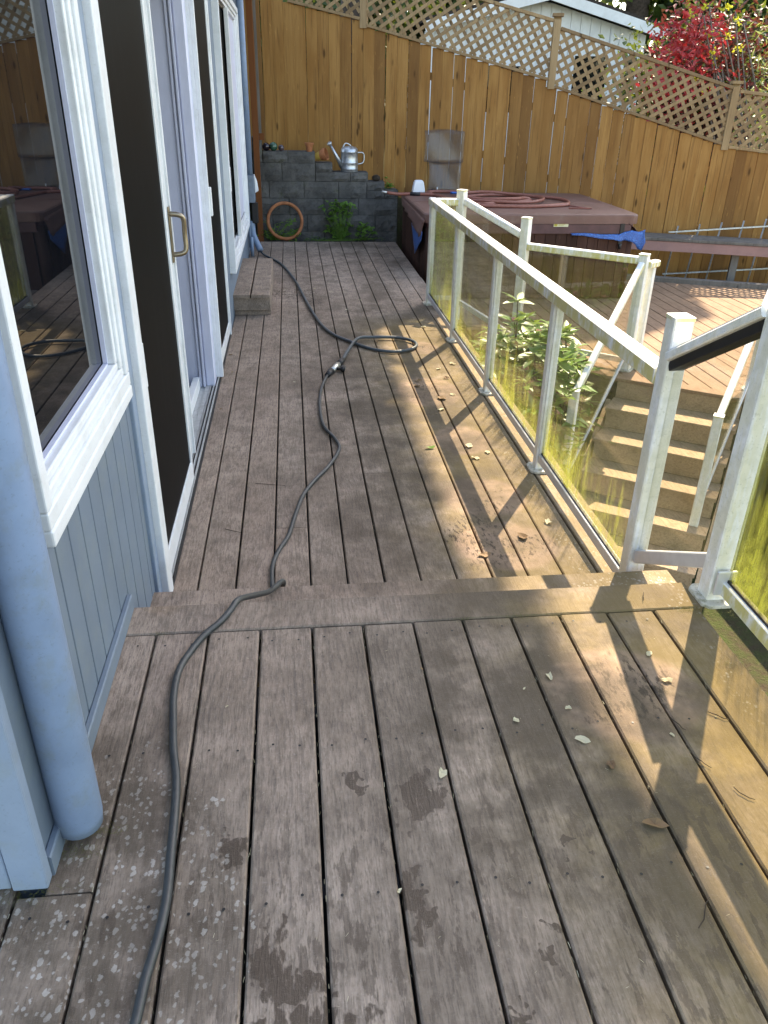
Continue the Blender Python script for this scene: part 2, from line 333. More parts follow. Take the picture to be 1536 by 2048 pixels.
M = dict(
    deck=mat_deck(), terrace=mat_terrace('reddish terrace plank', (.24, .155, .10), (.29, .195, .13), (.13, .08, .052)), stair=mat_terrace('brown stair plank', (.32, .23, .15), (.39, .29, .19), (.16, .11, .068)),
    white=mat_paint('white vinyl', (.74, .76, .77), .04, .38, (.42, .42, .38), .22, 5),
    jamb=mat_paint('shade tinted white jamb', (.60, .62, .76), .03, .35),  # white vinyl with the bluish sky shade mixed into its colour
    siding=mat_paint('blue grey siding paint', (.145, .188, .24), .06, .6, (.22, .25, .22), .2, 4),
    trim=mat_paint('blue grey trim paint', (.215, .28, .37), .06, .5, (.20, .22, .17), .25, 5),
    pipe=mat_paint('blue painted downpipe', (.19, .265, .385), .07, .42, (.17, .19, .15), .32, 9),
    rail=mat_rail('white rail with algae film', .85),
    post=mat_rail('white post coat', .30),
    plate=mat_paint('weathered base plate', (.55, .52, .44), .12, .7, (.16, .15, .07), .7, 25),
    alu=mat_plain('ribbed aluminium', (.62, .63, .65), .35, .3, .5, .04, 30, 0),
    rubber=mat_plain('black rubber gasket', (.012, .012, .013), .5),
    glass=mat_glass('tinted rail glass', (.925, .925, .895), (.62, .60, .13), .10, .86, strong=2.0, lift=.22),
    glass_low=mat_glass('tinted stair glass', (.92, .915, .885), (.52, .48, .12), -.2, .55, 3.0, strong=.45),
    glass_near=mat_glass('dirty near rail glass', (.88, .85, .70), (.50, .52, .11), .45, 1.22, 9.0, strong=1.7, lift=.35),
    glass_return=mat_glass('frosted algae glass', (.86, .89, .74), (.60, .62, .28), .05, 1.6, 5.0, strong=1.5, lift=.5),
    cedar=mat_cedar('cedar picket', (.29, .138, .042), (.385, .203, .068), (.13, .062, .025)),
    lattice=mat_cedar('lattice cedar', (.27, .175, .09), (.35, .24, .13), (.16, .10, .055), 1.4),
    redwood=mat_cedar('red stained post', (.22, .075, .025), (.27, .10, .035), (.12, .045, .02)),
    greywood=mat_cedar('grey weathered wood', (.13, .115, .10), (.19, .17, .15), (.06, .055, .05)),
    block=mat_block(), window=mat_window(), screen=mat_screen(),
    brass=mat_plain('antique brass', (.30, .25, .18), .35, .9, .5, .1, 40, 0),
    hose=mat_plain('grey rubber hose', (.065, .082, .095), .42, 0, .5, .15, 60),
    hosedark=mat_plain('dark rubber hose', (.036, .042, .046), .45, 0, .5, .15, 60),
    redhose=mat_plain('red brown hose', (.30, .105, .075), .45, 0, .45, .15, 40),
    steel=mat_plain('steel coupling', (.6, .6, .57), .3, .8),
    blackp=mat_plain('black plastic', (.016, .016, .018), .45),
    cover=mat_cover(), tubwood=mat_cedar('tub cabinet plank', (.060, .030, .023), (.085, .045, .034), (.03, .016, .013)),
    tubside=mat_plain('tub cover skirt vinyl', (.10, .045, .05), .45, 0, .4, .15, 8),
    bubble=mat_bubble(), galv=mat_galv(),
    terra=mat_plain('terracotta', (.43, .165, .075), .8, 0, .2, .16, 14), yellowglaze=mat_plain('yellow glaze', (.55, .36, .08), .4),
    whitep=mat_plain('white plastic', (.72, .74, .78), .4, 0, .4, .03), blueP=mat_plain('blue plastic', (.04, .17, .55), .4),
    label=mat_plain('pale sticker', (.62, .60, .40), .5, 0, .4, .06, 50, 0), labelink=mat_plain('sticker print', (.42, .36, .05), .5),
    mauve=mat_paint('mauve fascia paint', (.33, .185, .165), .06, .6, (.2, .13, .12), .3, 4),
    ground=mat_ground(), soil=mat_ground(),
    rhodo=mat_leaf('rhododendron leaf', (.06, .15, .025), (.17, .30, .06), .38, .32), bark=mat_plain('bark', (.06, .045, .035), .9, 0, .2, .3, 18, .6),
    currant=mat_leaf('fresh green leaf', (.07, .17, .02), (.14, .28, .04), .5, .35),
    pink=mat_leaf('pink petal', (.62, .24, .33), (.75, .42, .50), .6, .3),
    redleaf=mat_leaf('red photinia leaf', (.26, .018, .022), (.50, .05, .055), .42, .25, (.42, .03, .04)), darkred=mat_leaf('bronze leaf', (.20, .025, .03), (.06, .06, .025), .45, .3, (.16, .03, .02)),
    dgreen=mat_leaf('dark evergreen leaf', (.02, .045, .012), (.05, .09, .02), .5, .25),
    yellow=mat_leaf('yellow green blossom', (.50, .46, .03), (.62, .60, .06), .6, .4),
    sage=mat_leaf('pale feathery leaf', (.22, .26, .11), (.34, .36, .18), .6, .4),
    shedwall=mat_paint('white shed siding', (.66, .69, .72), .05, .6, (.45, .46, .44), .2, 4),
    roof=mat_plain('dark shingle', (.05, .04, .035), .9, 0, .2, .3, 25, .5),
    straw=mat_leaf('dry leaf', (.50, .44, .28), (.62, .58, .42), .8, .25, (.5, .42, .2)), brownleaf=mat_leaf('brown leaf', (.16, .09, .05), (.24, .15, .08), .8, .15),
    moss=mat_leaf('moss', (.06, .075, .012), (.12, .11, .02), .9, .1),
    film=mat_sheet(), interior=mat_plain('dark interior', (.02, .022, .028), .9), conduit=mat_plain('grey box paint', (.17, .215, .27), .5),  # interior: darkness of the unlit room put into the colour
    ballg=mat_plain('green glass float', (.05, .13, .085), .12, 0, .6, .3, 12, 0), balld=mat_plain('dark glass float', (.02, .012, .018), .1, 0, .6, .2, 12, 0), ballp=mat_plain('mauve glass float', (.10, .07, .08), .12, 0, .6, .2, 12, 0),
    floor=mat_paint('track aluminium', (.40, .41, .41), .06, .45, (.2, .19, .17), .5, 8),
)

# ------------------------------------------------------------------ mesh helpers
class MB:
    def __init__(s): s.v = []; s.f = []
    def addm(s, vs, fs):
        o = len(s.v); s.v += [Vector(v) for v in vs]; s.f += [tuple(i+o for i in f) for f in fs]; return s
    def box(s, x0, x1, y0, y1, z0, z1):
        return s.addm([(x0, y0, z0), (x1, y0, z0), (x1, y1, z0), (x0, y1, z0), (x0, y0, z1), (x1, y0, z1), (x1, y1, z1), (x0, y1, z1)],
                      [(3, 2, 1, 0), (4, 5, 6, 7), (0, 1, 5, 4), (1, 2, 6, 5), (2, 3, 7, 6), (3, 0, 4, 7)])
    def bar(s, p, q, wd, ht, up=(0, 0, 1), c=0.0):       # box from p to q, chamfer c on the long edges
        p, q = Vector(p), Vector(q); d = (q-p).normalized(); u = Vector(up)
        r = d.cross(u).normalized(); u = r.cross(d).normalized()
        a, b = wd/2, ht/2
        prof = [(-a, -b), (a, -b), (a, b), (-a, b)] if not c else [(-a+c, -b), (a-c, -b), (a, -b+c), (a, b-c), (a-c, b), (-a+c, b), (-a, b-c), (-a, -b+c)]
        n = len(prof); vs = [p+r*x+u*y for x, y in prof]+[q+r*x+u*y for x, y in prof]
        fs = [(i, i+n, (i+1) % n+n, (i+1) % n) for i in range(n)]+[tuple(range(n)), tuple(reversed(range(n, 2*n)))]
        return s.addm(vs, fs)
    def tube(s, path, r, n=8, closed=False, cap=True):
        P = [Vector(p) for p in path]; L = len(P); rs = r if isinstance(r, (list, tuple)) else [r]*L
        vs = []; prev = None
        for i in range(L):
            a = P[(i-1) % L] if (i or closed) else P[0]; b = P[(i+1) % L] if (i < L-1 or closed) else P[-1]
            d = (b-a).normalized()
            if prev is None:
                u = d.orthogonal().normalized()
            else:
                u = (prev-d*prev.dot(d)); u = u.normalized() if u.length > 1e-6 else d.orthogonal().normalized()
            prev = u; w2 = d.cross(u)
            vs += [P[i]+(u*math.cos(2*math.pi*k/n)+w2*math.sin(2*math.pi*k/n))*rs[i] for k in range(n)]
        fs = []
        for i in range(L if closed else L-1):
            j = (i+1) % L
            fs += [(i*n+k, i*n+(k+1) % n, j*n+(k+1) % n, j*n+k) for k in range(n)]
        if cap and not closed: fs += [tuple(reversed(range(n))), tuple(range((L-1)*n, L*n))]
        return s.addm(vs, fs)
    def lathe(s, prof, c=(0, 0, 0), n=24, close=True):
        c = Vector(c); vs = []; L = len(prof)
        for (r, z) in prof: vs += [c+Vector((r*math.cos(2*math.pi*k/n), r*math.sin(2*math.pi*k/n), z)) for k in range(n)]
        fs = [(i*n+k, i*n+(k+1) % n, (i+1)*n+(k+1) % n, (i+1)*n+k) for i in range(L-1) for k in range(n)]
        if close: fs += [tuple(reversed(range(n))), tuple(range((L-1)*n, L*n))]
        return s.addm(vs, fs)
    def prism(s, poly, z0, z1):
        n = len(poly)
        return s.addm([(x, y, z0) for x, y in poly]+[(x, y, z1) for x, y in poly],
                      [(i, (i+1) % n, (i+1) % n+n, i+n) for i in range(n)]+[tuple(reversed(range(n))), tuple(range(n, 2*n))])
    def mesh(s, name, mat, off=(0, 0, 0), smooth=False):
        me = bpy.data.meshes.new(name); o = Vector(off)
        me.from_pydata([v-o for v in s.v], [], s.f); me.update()
        me.materials.append(M[mat] if isinstance(mat, str) else mat)
        if smooth: me.polygons.foreach_set('use_smooth', [True]*len(me.polygons))
        return me
    def build(s, name, mat, parent=None, smooth=False, bevel=0.0, loc=None):
        off = ROOT.get(parent, Vector((0, 0, 0))) if parent else Vector(loc or (0, 0, 0))
        o = bpy.data.objects.new(name, s.mesh(name, mat, off, smooth)); col.objects.link(o)
        if parent: o.parent = parent; ROOT[o] = off
        else: o.location = off; ROOT[o] = off
        if bevel:
            b = o.modifiers.new('bevel', 'BEVEL'); b.width = bevel; b.segments = 2; b.limit_method = 'ANGLE'
        return o
ROOT = {}
def tag(o, label=None, cat=None, group=None, kind=None):
    for k, v in (('label', label), ('category', cat), ('group', group), ('kind', kind)):
        if v: o[k] = v
    return o
def thing(name, loc, label=None, cat=None, group=None, kind=None):
    o = bpy.data.objects.new(name, None); o.empty_display_size = .1; o.location = loc; col.objects.link(o)
    ROOT[o] = Vector(loc); return tag(o, label, cat, group, kind)
def inst(name, me, parent, loc, rot=(0, 0, 0), scale=(1, 1, 1)):     # one more object that shares mesh data
    o = bpy.data.objects.new(name, me); col.objects.link(o)
    if parent: o.parent = parent; loc = Vector(loc)-ROOT[parent]
    o.location = loc; o.rotation_euler = rot; o.scale = scale; ROOT[o] = ROOT.get(parent, Vector((0, 0, 0))) if parent else Vector(loc)
    return o
def smooth_path(pts, k=4):
    P = [Vector(p) for p in pts]; out = []
    for i in range(len(P)-1):
        a, b, c, d = P[max(i-1, 0)], P[i], P[i+1], P[min(i+2, len(P)-1)]
        for t in range(k):
            t /= k
            out.append(.5*((2*b)+(c-a)*t+(2*a-5*b+4*c-d)*t*t+(3*b-a-3*c+d)*t**3))
    out.append(P[-1]); return out

# ------------------------------------------------------------------ ground
FY0, FM = 11.42, -.22                       # fence line  y = FY0 + FM x
def fy(x): return FY0+FM*x
FA = math.atan(FM); FC = math.cos(FA)
def ground_h(x, y):
    d = y-fy(x)
    if d > -.25:
        b = 1.0 if x < -.5 else (.45-.32*(x-1.5) if x > 1.5 else .95-.25*(x+.5))
        b = max(b, -.75)
        return b+max(0, d)*.05+(.1*math.sin(x*.7)+.1*math.sin(y*.5) if d > 1 else 0)
    if x > 4.2 and y > 8.5: return -.62
    if y > 6.7: return -.75
    return -1.42 if x > 1.3 else -1.0
def build_ground():
    xs = [-60, -40, -25, -15, -8]+[-5+i*.25 for i in range(0, 65)]+[12, 14, 17, 21, 26, 34, 45, 60, 90]
    ys = [-30, -15, -8, -4]+[-2+i*.25 for i in range(0, 73)]+[17, 18, 20, 23, 27, 32, 40, 55, 80, 120]
    mb = MB(); nx = len(xs)
    mb.v = [Vector((x, y, ground_h(x, y))) for y in ys for x in xs]
    mb.f = [(j*nx+i, j*nx+i+1, (j+1)*nx+i+1, (j+1)*nx+i) for j in range(len(ys)-1) for i in range(nx-1)]
    tag(mb.build('ground', 'ground'), kind='structure')
build_ground()

# ------------------------------------------------------------------ decks
BW, BP, BT = .1375, .1445, .028
def plank_mesh(wd, mat='deck'):
    a, t, c = wd/2, BT, .004
    prof = [(-a, -t), (a, -t), (a, -c), (a-c, 0), (-a+c, 0), (-a, -c)]
    mb = MB(); n = 6
    mb.addm([(x, -.5, z) for x, z in prof]+[(x, .5, z) for x, z in prof], [(i, (i+1) % n, (i+1) % n+n, i+n) for i in range(n)]+[tuple(reversed(range(n))), tuple(range(n, 2*n))])
    return mb.mesh('plank', mat)
PLANK = plank_mesh(BW); TPLANK = plank_mesh(BW, 'terrace')
def plank(parent, x, y0, y1, z, name='plank', me=None, yaw=0.0):
    return inst(name, me or PLANK, parent, (x, (y0+y1)/2, z+random.uniform(-.0012, .0012)), (0, 0, yaw+random.uniform(-.0004, .0004)), (1, y1-y0, 1))
def plank_x(parent, x0, x1, y, z, name='plank', wd=BW):
    return inst(name, PLANK, parent, ((x0+x1)/2, y, z), (0, 0, math.pi/2), (wd/BW, x1-x0, 1))

main = thing('deck', (.4, 6.5, 0), 'long lower walkway of weathered grey brown composite planks beside the sliding doors', 'deck', kind='structure')
seams = {2: 3.02, 3: 6.9, 5: 3.55, 6: 8.2, 8: 4.35, 9: 7.1, 10: 6.2}
for k in range(-1, 12):
    x = -.408+BP*k+BP/2
    y1 = 10.46 if x < 1.33 else 8.4
    if k == -1:
        me = plank_mesh(.095); plank(main, -.459, 2.0, y1, 0, me=me); continue
    if k in seams:
        plank(main, x, 2.0, seams[k]-.0015, 0); plank(main, x, seams[k]+.0015, y1, 0)
    else: plank(main, x, 2.0, y1, 0)
MB().box(-.5, 1.31, 10.466, 10.49, -.3, -.002).build('fascia', 'deck', main)
MB().box(1.322, 1.345, 2.3, 7.05, -.28, -.006).build('fascia', 'deck', main)
for y in (2.6, 4.2, 5.8, 7.4, 9.0, 10.2): MB().box(-.48, 1.30, y-.02, y+.02, -.2, -.03).build('joist', 'interior', main)
MB().box(-.48, 1.30, 2.0, 10.4, -.33, -.30).build('underlay', 'interior', main)

near = thing('deck', (.3, .8, .35), 'raised landing of wide composite planks with a cross board at its edge', 'deck', kind='structure')
NEAR_EDGE = 1.812
for k in range(-1, 11):
    x = -.416+BP*k+BP/2
    if k == -1: plank(near, -.462, 1.016, NEAR_EDGE-.003, .35, me=plank_mesh(.087)); continue
    plank(near, x, -1.6, NEAR_EDGE-.004+random.uniform(-.002, .001), .35)
plank(near, -.4883+.001, -1.6, 1.012, .35)
for k in range(-4, -1): plank(near, -.416+BP*k+BP/2+ .001, -1.6, 1.045, .35)
plank_x(near, -.505, 1.185, NEAR_EDGE+.069, .353, wd=.134)
MB().box(-.50, 1.175, 1.925, 1.945, .18, .324).build('riser', 'deck', near)
MB().box(-1.0, 1.15, -1.6, 1.92, .02, .05).build('underlay', 'interior', near)
for y in (-.8, 0, .5, 1.0, 1.5): MB().box(-.9, 1.15, y-.02, y+.02, .1, .32).build('joist', 'interior', near)
mb = MB()
for k in range(-1, 10):
    for y_ in (1.765, 1.36, .96, .56):
        for dx_ in (-.035, .035):
            cx_, cy_ = -.416+BP*(k+.5)+dx_+random.uniform(-.006, .006), y_+random.uniform(-.012, .012)
            mb.addm([(cx_+.0032*math.cos(a*math.pi/4), cy_+.0032*math.sin(a*math.pi/4), .3525) for a in range(8)], [tuple(range(8))])
tag(mb.build('screw_heads', 'rubber', near), kind='stuff')
step = thing('wooden_step', (.4, 2.1, .0), 'single composite step between the raised landing and the lower walkway', 'step')
plank_x(step, -.53, 1.30, 1.95+.125, .170); plank_x(step, -.535, 1.315, 1.95+.125+.1445, .178)
MB().box(-.52, 1.29, 2.255, 2.275, .004, .146).build('riser', 'deck', step)
MB().box(1.27, 1.295, 1.96, 2.22, .004, .146).build('end_board', 'deck', step)

ZR = -.29
right = thing('deck', (4.2, 7.5, ZR), 'sunlit lower terrace of reddish planks in front of the long bench', 'deck', kind='structure')
SA = R(34); U = Vector((math.cos(SA), -math.sin(SA), 0)); N = Vector((-math.sin(SA), -math.cos(SA), 0))
Cp = Vector((2.70, 6.00, 0)); K0 = Cp+N*.25
def right_y0(x): return K0.y+(x-K0.x)*(U.y/U.x)+.008        # front edge of the terrace, along the stair nosing
def right_y1(x): return 9.39-.40*(x-4.42)
x = 1.62
while x < 8.6:
    xx = x+BP/2
    if xx < 2.5: y0 = 6.9-.66*(xx-1.6)
    elif xx < 3.36: y0 = right_y0(xx+.06)+.09
    else: y0 = 4.0+.3*(xx-3.4)
    y1 = min(right_y1(xx-.07), 9.6) if xx > 3.4 else 8.75
    plank(right, xx, y0, y1, ZR, me=TPLANK); x += BP
MB().bar(K0+Vector((0, 0, ZR-.013))-N*.065+U*-.02, K0+Vector((0, 0, ZR-.013))-N*.065+U*.98, .13, .028, c=.003).build('nosing_board', 'terrace', right)
MB().bar((4.1, right_y1(4.1)+.05, ZR+.02), (8.6, right_y1(8.6)+.05, ZR+.02), .09, .075, c=.008).build('curb_beam', 'greywood', right)
MB().box(1.6, 8.6, 7.0, 9.0, ZR-.2, ZR-.17).build('underlay', 'interior', right)

# stairs that climb away from the garden up to the lower terrace
stairs = thing('garden_stairs', tuple(K0+N*1.0+Vector((0, 0, -1.42))), 'straight flight of brown wooden steps climbing to the lower terrace', 'stairs')
RISE, TREAD, SWID = .16, .275, .94
for k in range(0, 8):
    zt = ZR-RISE*k
    a = K0+N*(TREAD*k)
    MB().bar(a+N*-.012+Vector((0, 0, zt-.028-.066)), a+N*-.012+U*SWID+Vector((0, 0, zt-.028-.066)), .02, .13).build('riser', 'stair', stairs)
    if k:
        for j in range(2):
            c = a-N*(.0665+.142*j)+Vector((0, 0, zt-.014))
            MB().bar(c-U*.01, c+U*(SWID+.01), .137, .028, c=.003).build('tread', 'stair', stairs)
for sgn in (0, 1):
    a = K0+U*(SWID*sgn+(-.035 if not sgn else .035))
    MB().bar(a+Vector((0, 0, ZR-.28)), a+N*2.1+Vector((0, 0, ZR-.28-2.1*RISE/TREAD)), .035, .28).build('stringer', 'stair', stairs)

# two steps from the walkway down to the terrace, beside the tub
st2 = thing('wooden_step', (1.7, 7.6, ZR), 'low pair of wooden steps down to the terrace beside the hot tub', 'step')
for k in range(2):
    zt = -.145*(k+1) if k == 0 else -.145*(k+1)
    if k == 0:
        for j in range(2):
            x = 1.36+.07+BP*j
            plank(st2, x+.03, 7.0-.3*j*.5, 8.42, zt, 'tread')
        MB().box(1.665, 1.685, 6.95, 8.42, ZR+.002, zt-.03).build('riser', 'deck', st2)
MB().box(1.33, 1.35, 7.06, 8.42, -.14, -.03).build('riser', 'deck', st2)

# ------------------------------------------------------------------ house
WX = -.51
house = thing('house', (-2.5, 5.5, 0), 'blue grey sided house with white framed sliding doors and windows', 'house')
def hb(name, mat, *b, parent=None, bevel=0.0): return MB().box(*b).build(name, mat, parent or house, bevel=bevel)
# walls with the openings left out; siding planks with recessed grooves
DY0, DY1, D2Y1 = 2.36, 4.98, 6.16
hb('backing', 'interior', -5, -.72, 1.1, 10.4, -.4, 3.2)
def siding(y0, y1, z0, z1):
    y = y0
    while y < y1-.01:
        e = min(y+.1005, y1)
        MB().box(WX-.03, WX, y+.003, e-.003, z0, z1).build('siding_board', 'siding', house, bevel=.0025); y = e
    hb('sheathing', 'siding', WX-.2, WX-.008, y0, y1, z0, z1)
siding(1.052, 2.36, -.3, .90)
siding(1.052, 1.375, .90, 2.75)
siding(2.25, 2.36, .90, 2.75)
siding(6.17, 6.62, -.3, 2.75)
siding(6.62, 9.26, -.3, .38)
siding(9.26, 10.35, -.3, 2.75)
hb('wall_panel', 'siding', WX-.03, WX-.001, 1.38, 2.26, 2.3, 2.75)
hb('wall_panel', 'siding', WX-.03, WX-.001, 2.36, 6.17, 2.36, 2.75)
hb('wall_panel', 'siding', WX-.03, WX-.001, 6.62, 9.26, 2.40, 2.75)
hb('roof', 'roof', -5.4, -.2, .7, 10.7, 2.95, 3.15); hb('soffit', 'white', -.72, -.205, .72, 10.68, 2.9, 2.945)
hb('end_wall', 'siding', -5, -.54, 1.055, 1.075, -.3, 2.9)
# corner board wraps the near corner
hb('corner_board', 'trim', -.562, -.497, 1.020, 1.050, .36, 2.9, bevel=.004)
hb('corner_board', 'trim', -.66, -.565, 1.026, 1.052, .36, 2.9, bevel=.004)
MB().bar((-.502, 1.054, .380), (-.502, 1.935, .380), .016, .052, c=.003).build('base_trim', 'siding', house)


def frame_profile(mb, y0, y1, z0, z1, wd, depth, x=WX, steps=((0, 1.0), (.45, .72), (.75, .45))):
    """picture frame of stepped mouldings, wd wide, open in the middle"""
    for i, (f, dp) in enumerate(steps):
        a = wd*f; b = wd*(steps[i+1][0] if i+1 < len(steps) else 1.0)
        xo = x+depth*dp
        mb.box(x-.02, xo, y0+a, y1-a, z0+a, z0+b); mb.box(x-.02, xo, y0+a, y1-a, z1-b, z1-a)
        mb.box(x-.02, xo, y0+a, y0+b, z0+b+.0005, z1-b-.0005); mb.box(x-.02, xo, y1-b, y1-a, z0+b+.0005, z1-b-.0005)
def window(y0, y1, z0, z1, wd, pane, depth=.05, name='window'):
    wnd = bpy.data.objects.new(name, None); col.objects.link(wnd); wnd.parent = house; ROOT[wnd] = ROOT[house]
    mb = MB(); frame_profile(mb, y0, y1, z0, z1, wd, depth); mb.build('frame', 'white', wnd, bevel=.004)
    i = wd*.98
    MB().box(WX-.030, WX-.022, y0+i, y1-i, z0+i, z1-i).build('pane', pane, wnd)
    mb = MB(); frame_profile(mb, y0+i, y1-i, z0+i, z1-i, .007, -.008, steps=((0, 1.0),)); mb.build('bead', 'jamb' if pane == 'window' else 'white', wnd)
    return wnd
w1 = window(1.375, 2.25, .930, 2.25, .085, 'window', .028)
MB().box(WX-.02, WX+.030, 1.375, 2.25, .893, .9295).build('sill', 'white', w1, bevel=.005)
MB().box(WX-.02, WX+.022, 1.385, 2.24, .9298, .945).build('sill_step', 'white', w1, bevel=.003)
w2 = window(6.60, 9.25, .375, 2.40, .10, 'screen')
mb = MB(); mb.box(WX+.0, WX+.035, 7.86, 7.95, .47, 2.3).build('mullion', 'white', w2, bevel=.003)
MB().box(WX, WX+.012, 7.955, 9.15, .47, .52).build('sash_rail', 'white', w2); MB().box(WX-.008, WX-.002, 8.0, 9.15, .53, 2.3).build('curtain', 'jamb', w2)
MB().box(WX+.001, WX+.045, 6.72, 6.78, .98, 1.16).build('latch_tab', 'white', w2, bevel=.004)

# sliding door unit
dr = bpy.data.objects.new('sliding_door', None); col.objects.link(dr); dr.parent = house; ROOT[dr] = ROOT[house]
for a, b, m_, xo in ((2.31, 2.372, 'trim', .012), (2.374, 2.44, 'white', .034), (2.442, 2.50, 'white', .022), (2.502, 2.565, 'white', .014)):
    MB().box(WX-.1, WX+xo, a, b, .006, 2.36).build('door_casing', m_, dr, bevel=.004)
MB().box(WX-.14, WX+.02, 2.57, 6.15, 2.28, 2.38).build('door_head', 'white', dr)
MB().box(-.70, -.585, 2.55, D2Y1, -.02, .010).build('sill', 'floor', dr)
for x0, x1, z in ((-.583, -.556, .018), (-.553, -.548, .022), (-.536, -.530, .024), (-.518, -.512, .020)):
    MB().box(x0, x1, 2.57, 6.15, -.02, z).build('track', 'floor', dr)
MB().box(-.585, -.50, 2.55, 6.16, -.03, .006).build('track_bed', 'rubber', dr)
def screen_door(y0, y1, x, label):
    e = bpy.data.objects.new('screen_panel', None); col.objects.link(e); e.parent = dr; ROOT[e] = ROOT[house]
    return e
def panel(y0, y1, x, fr, bot, pm, nm, th=.022):
    mb = MB()
    mb.box(x-th, x, y0, y0+fr, .03, 2.28); mb.box(x-th, x, y1-fr, y1, .03, 2.28)
    mb.box(x-th, x, y0+fr+.0005, y1-fr-.0005, .03, .03+bot); mb.box(x-th, x, y0+fr+.0005, y1-fr-.0005, 2.2, 2.28)
    o = mb.build(nm, 'white', dr, bevel=.003)
    MB().box(x-th*.6, x-th*.35, y0+fr, y1-fr, .03+bot, 2.2).build('mesh', pm, o)
    return o
sp1 = panel(2.575, 3.50, WX-.003, .035, .095, 'screen', 'screen_panel')
MB().box(WX-.002, WX+.008, 2.583, 2.606, .80, .95).build('latch_tab', 'white', sp1, bevel=.002)
# the sliding glass leaf behind the screen, with its pull handle
leaf = panel(2.58, 3.80, WX-.045, .14, .14, 'window', 'glass_leaf', .045)
mb = MB()
for y in (3.67, 3.70, 3.735, 3.765): mb.box(WX-.046, WX-.036, y, y+.012, .04, 2.27)
mb.build('stile_ribs', 'white', leaf)
MB().box(WX-.046, WX-.026, 3.79, 3.81, .03, 2.27).build('astragal', 'white', leaf, bevel=.002)
hd = MB().box(WX-.036, WX-.028, 3.755, 3.785, .99, 1.23).build('handle', 'brass', leaf, bevel=.003)
MB().tube(smooth_path([(WX-.03, 3.765, 1.20), (WX+.01, 3.77, 1.195), (WX+.028, 3.78, 1.175), (WX+.027, 3.785, 1.11), (WX+.028, 3.78, 1.05), (WX+.01, 3.77, 1.03), (WX-.03, 3.765, 1.025)]), .011, 10).build('grip', 'brass', hd, smooth=True)
# fixed inner leaf and the deep jamb that faces back along the deck
MB().box(-.655, -.615, 3.7, 4.86, .012, .085).build('leaf_bottom_rail', 'white', dr, bevel=.003)
jm = MB().box(-.72, -.62, 4.90, 5.08, .012, 2.3).build('door_jamb', 'jamb', dr, bevel=.004)
mb = MB()
for x0, x1, y in ((-.62, -.605, 4.885), (-.605, -.596, 4.90), (-.596, -.582, 4.875), (-.582, -.575, 4.90), (-.575, -.525, 4.89)):
    mb.box(x0+.0004, x1-.0004, y, 5.08, .012, 2.3)
mb.build('jamb_stops', 'jamb', jm, bevel=.002)
sp2 = panel(5.02, 6.13, WX+.004, .035, .08, 'screen', 'screen_panel')
MB().box(WX+.004, WX+.03, 5.02, 5.05, .03, 2.28).build('screen_stile', 'white', sp2, bevel=.003)
MB().box(WX+.008, WX+.04, 5.053, 5.10, 1.02, 1.18).build('pull_tab', 'white', sp2, bevel=.004)
MB().box(-.70, -.56, 6.14, 6.19, .0, 2.3).build('door_jamb', 'white', dr)
MB().box(WX-.02, WX+.012, 6.135, 6.175, .0, 2.36).build('door_casing', 'white', dr, bevel=.003)
MB().box(-.695, -.69, 2.6, 6.1, .02, 2.28).build('dark_room_sheet', 'interior', dr)  # near-black sheet, its colour stands in for the unlit room

# downpipe at the near corner, tall blue pipe, meter box and outlet at the far corner
mb = MB(); mb.tube([(-.468, 1.158, .368), (-.468, 1.158, .375), (-.468, 1.158, .40), (-.468, 1.158, 1.2), (-.468, 1.158, 2.88)], [.030, .044, .0465, .0465, .0465], 28)
dp = mb.build('downpipe', 'pipe', house, smooth=True)
MB().tube([(-.455, 9.6, .86), (-.455, 9.6, 2.88)], .040, 18).build('downpipe', 'pipe', house, smooth=True)
bx = MB().box(-.505, -.40, 9.46, 9.66, .58, .86).build('meter_box', 'conduit', house, bevel=.006)
MB().addm([(-.40, 9.52, .865), (-.375, 9.52, .80), (-.36, 9.50, .70), (-.395, 9.50, .68), (-.40, 9.62, .865), (-.375, 9.62, .80), (-.36, 9.6, .70), (-.395, 9.6, .68)],
          [(0, 1, 5, 4), (1, 2, 6, 5), (2, 3, 7, 6), (3, 0, 4, 7), (0, 3, 2, 1), (4, 5, 6, 7)]).build('tag', 'white', bx)
MB().tube([(-.48, 9.45, .10), (-.48, 9.45, .60)], .014, 10).build('conduit', 'pipe', house, smooth=True)
MB().box(-.45, -.38, 9.62, 9.70, .34, .56).build('outlet_box', 'blackp', house, bevel=.006)
MB().tube(smooth_path([(-.46, 9.66, .36), (-.455, 9.64, .26), (-.44, 9.60, .19), (-.37, 9.50, .06)]), .036, 14).build('drain_elbow', 'pipe', house, smooth=True)
MB().tube([(-.46, 9.42, .22), (-.46, 9.42, .01)], .018, 10).build('conduit', 'pipe', house, smooth=True)

# low box step below the far window
bs = thing('box_step', (-.36, 7.5, 0), 'low wooden box step of two planks against the house wall', 'step')
for x in (-.448, -.282): inst('plank', PLANK, bs, (x-.002, 7.54, .178), (0, 0, 0), (1.12, 1.64, 1))
MB().box(-.515, -.205, 6.735, 6.755, .045, .148).build('front_board', 'deck', bs, bevel=.002)
MB().box(-.505, -.215, 6.75, 6.77, .004, .043).build('base_board', 'deck', bs)
MB().box(-.225, -.205, 6.757, 8.34, .004, .148).build('side_board', 'deck', bs)

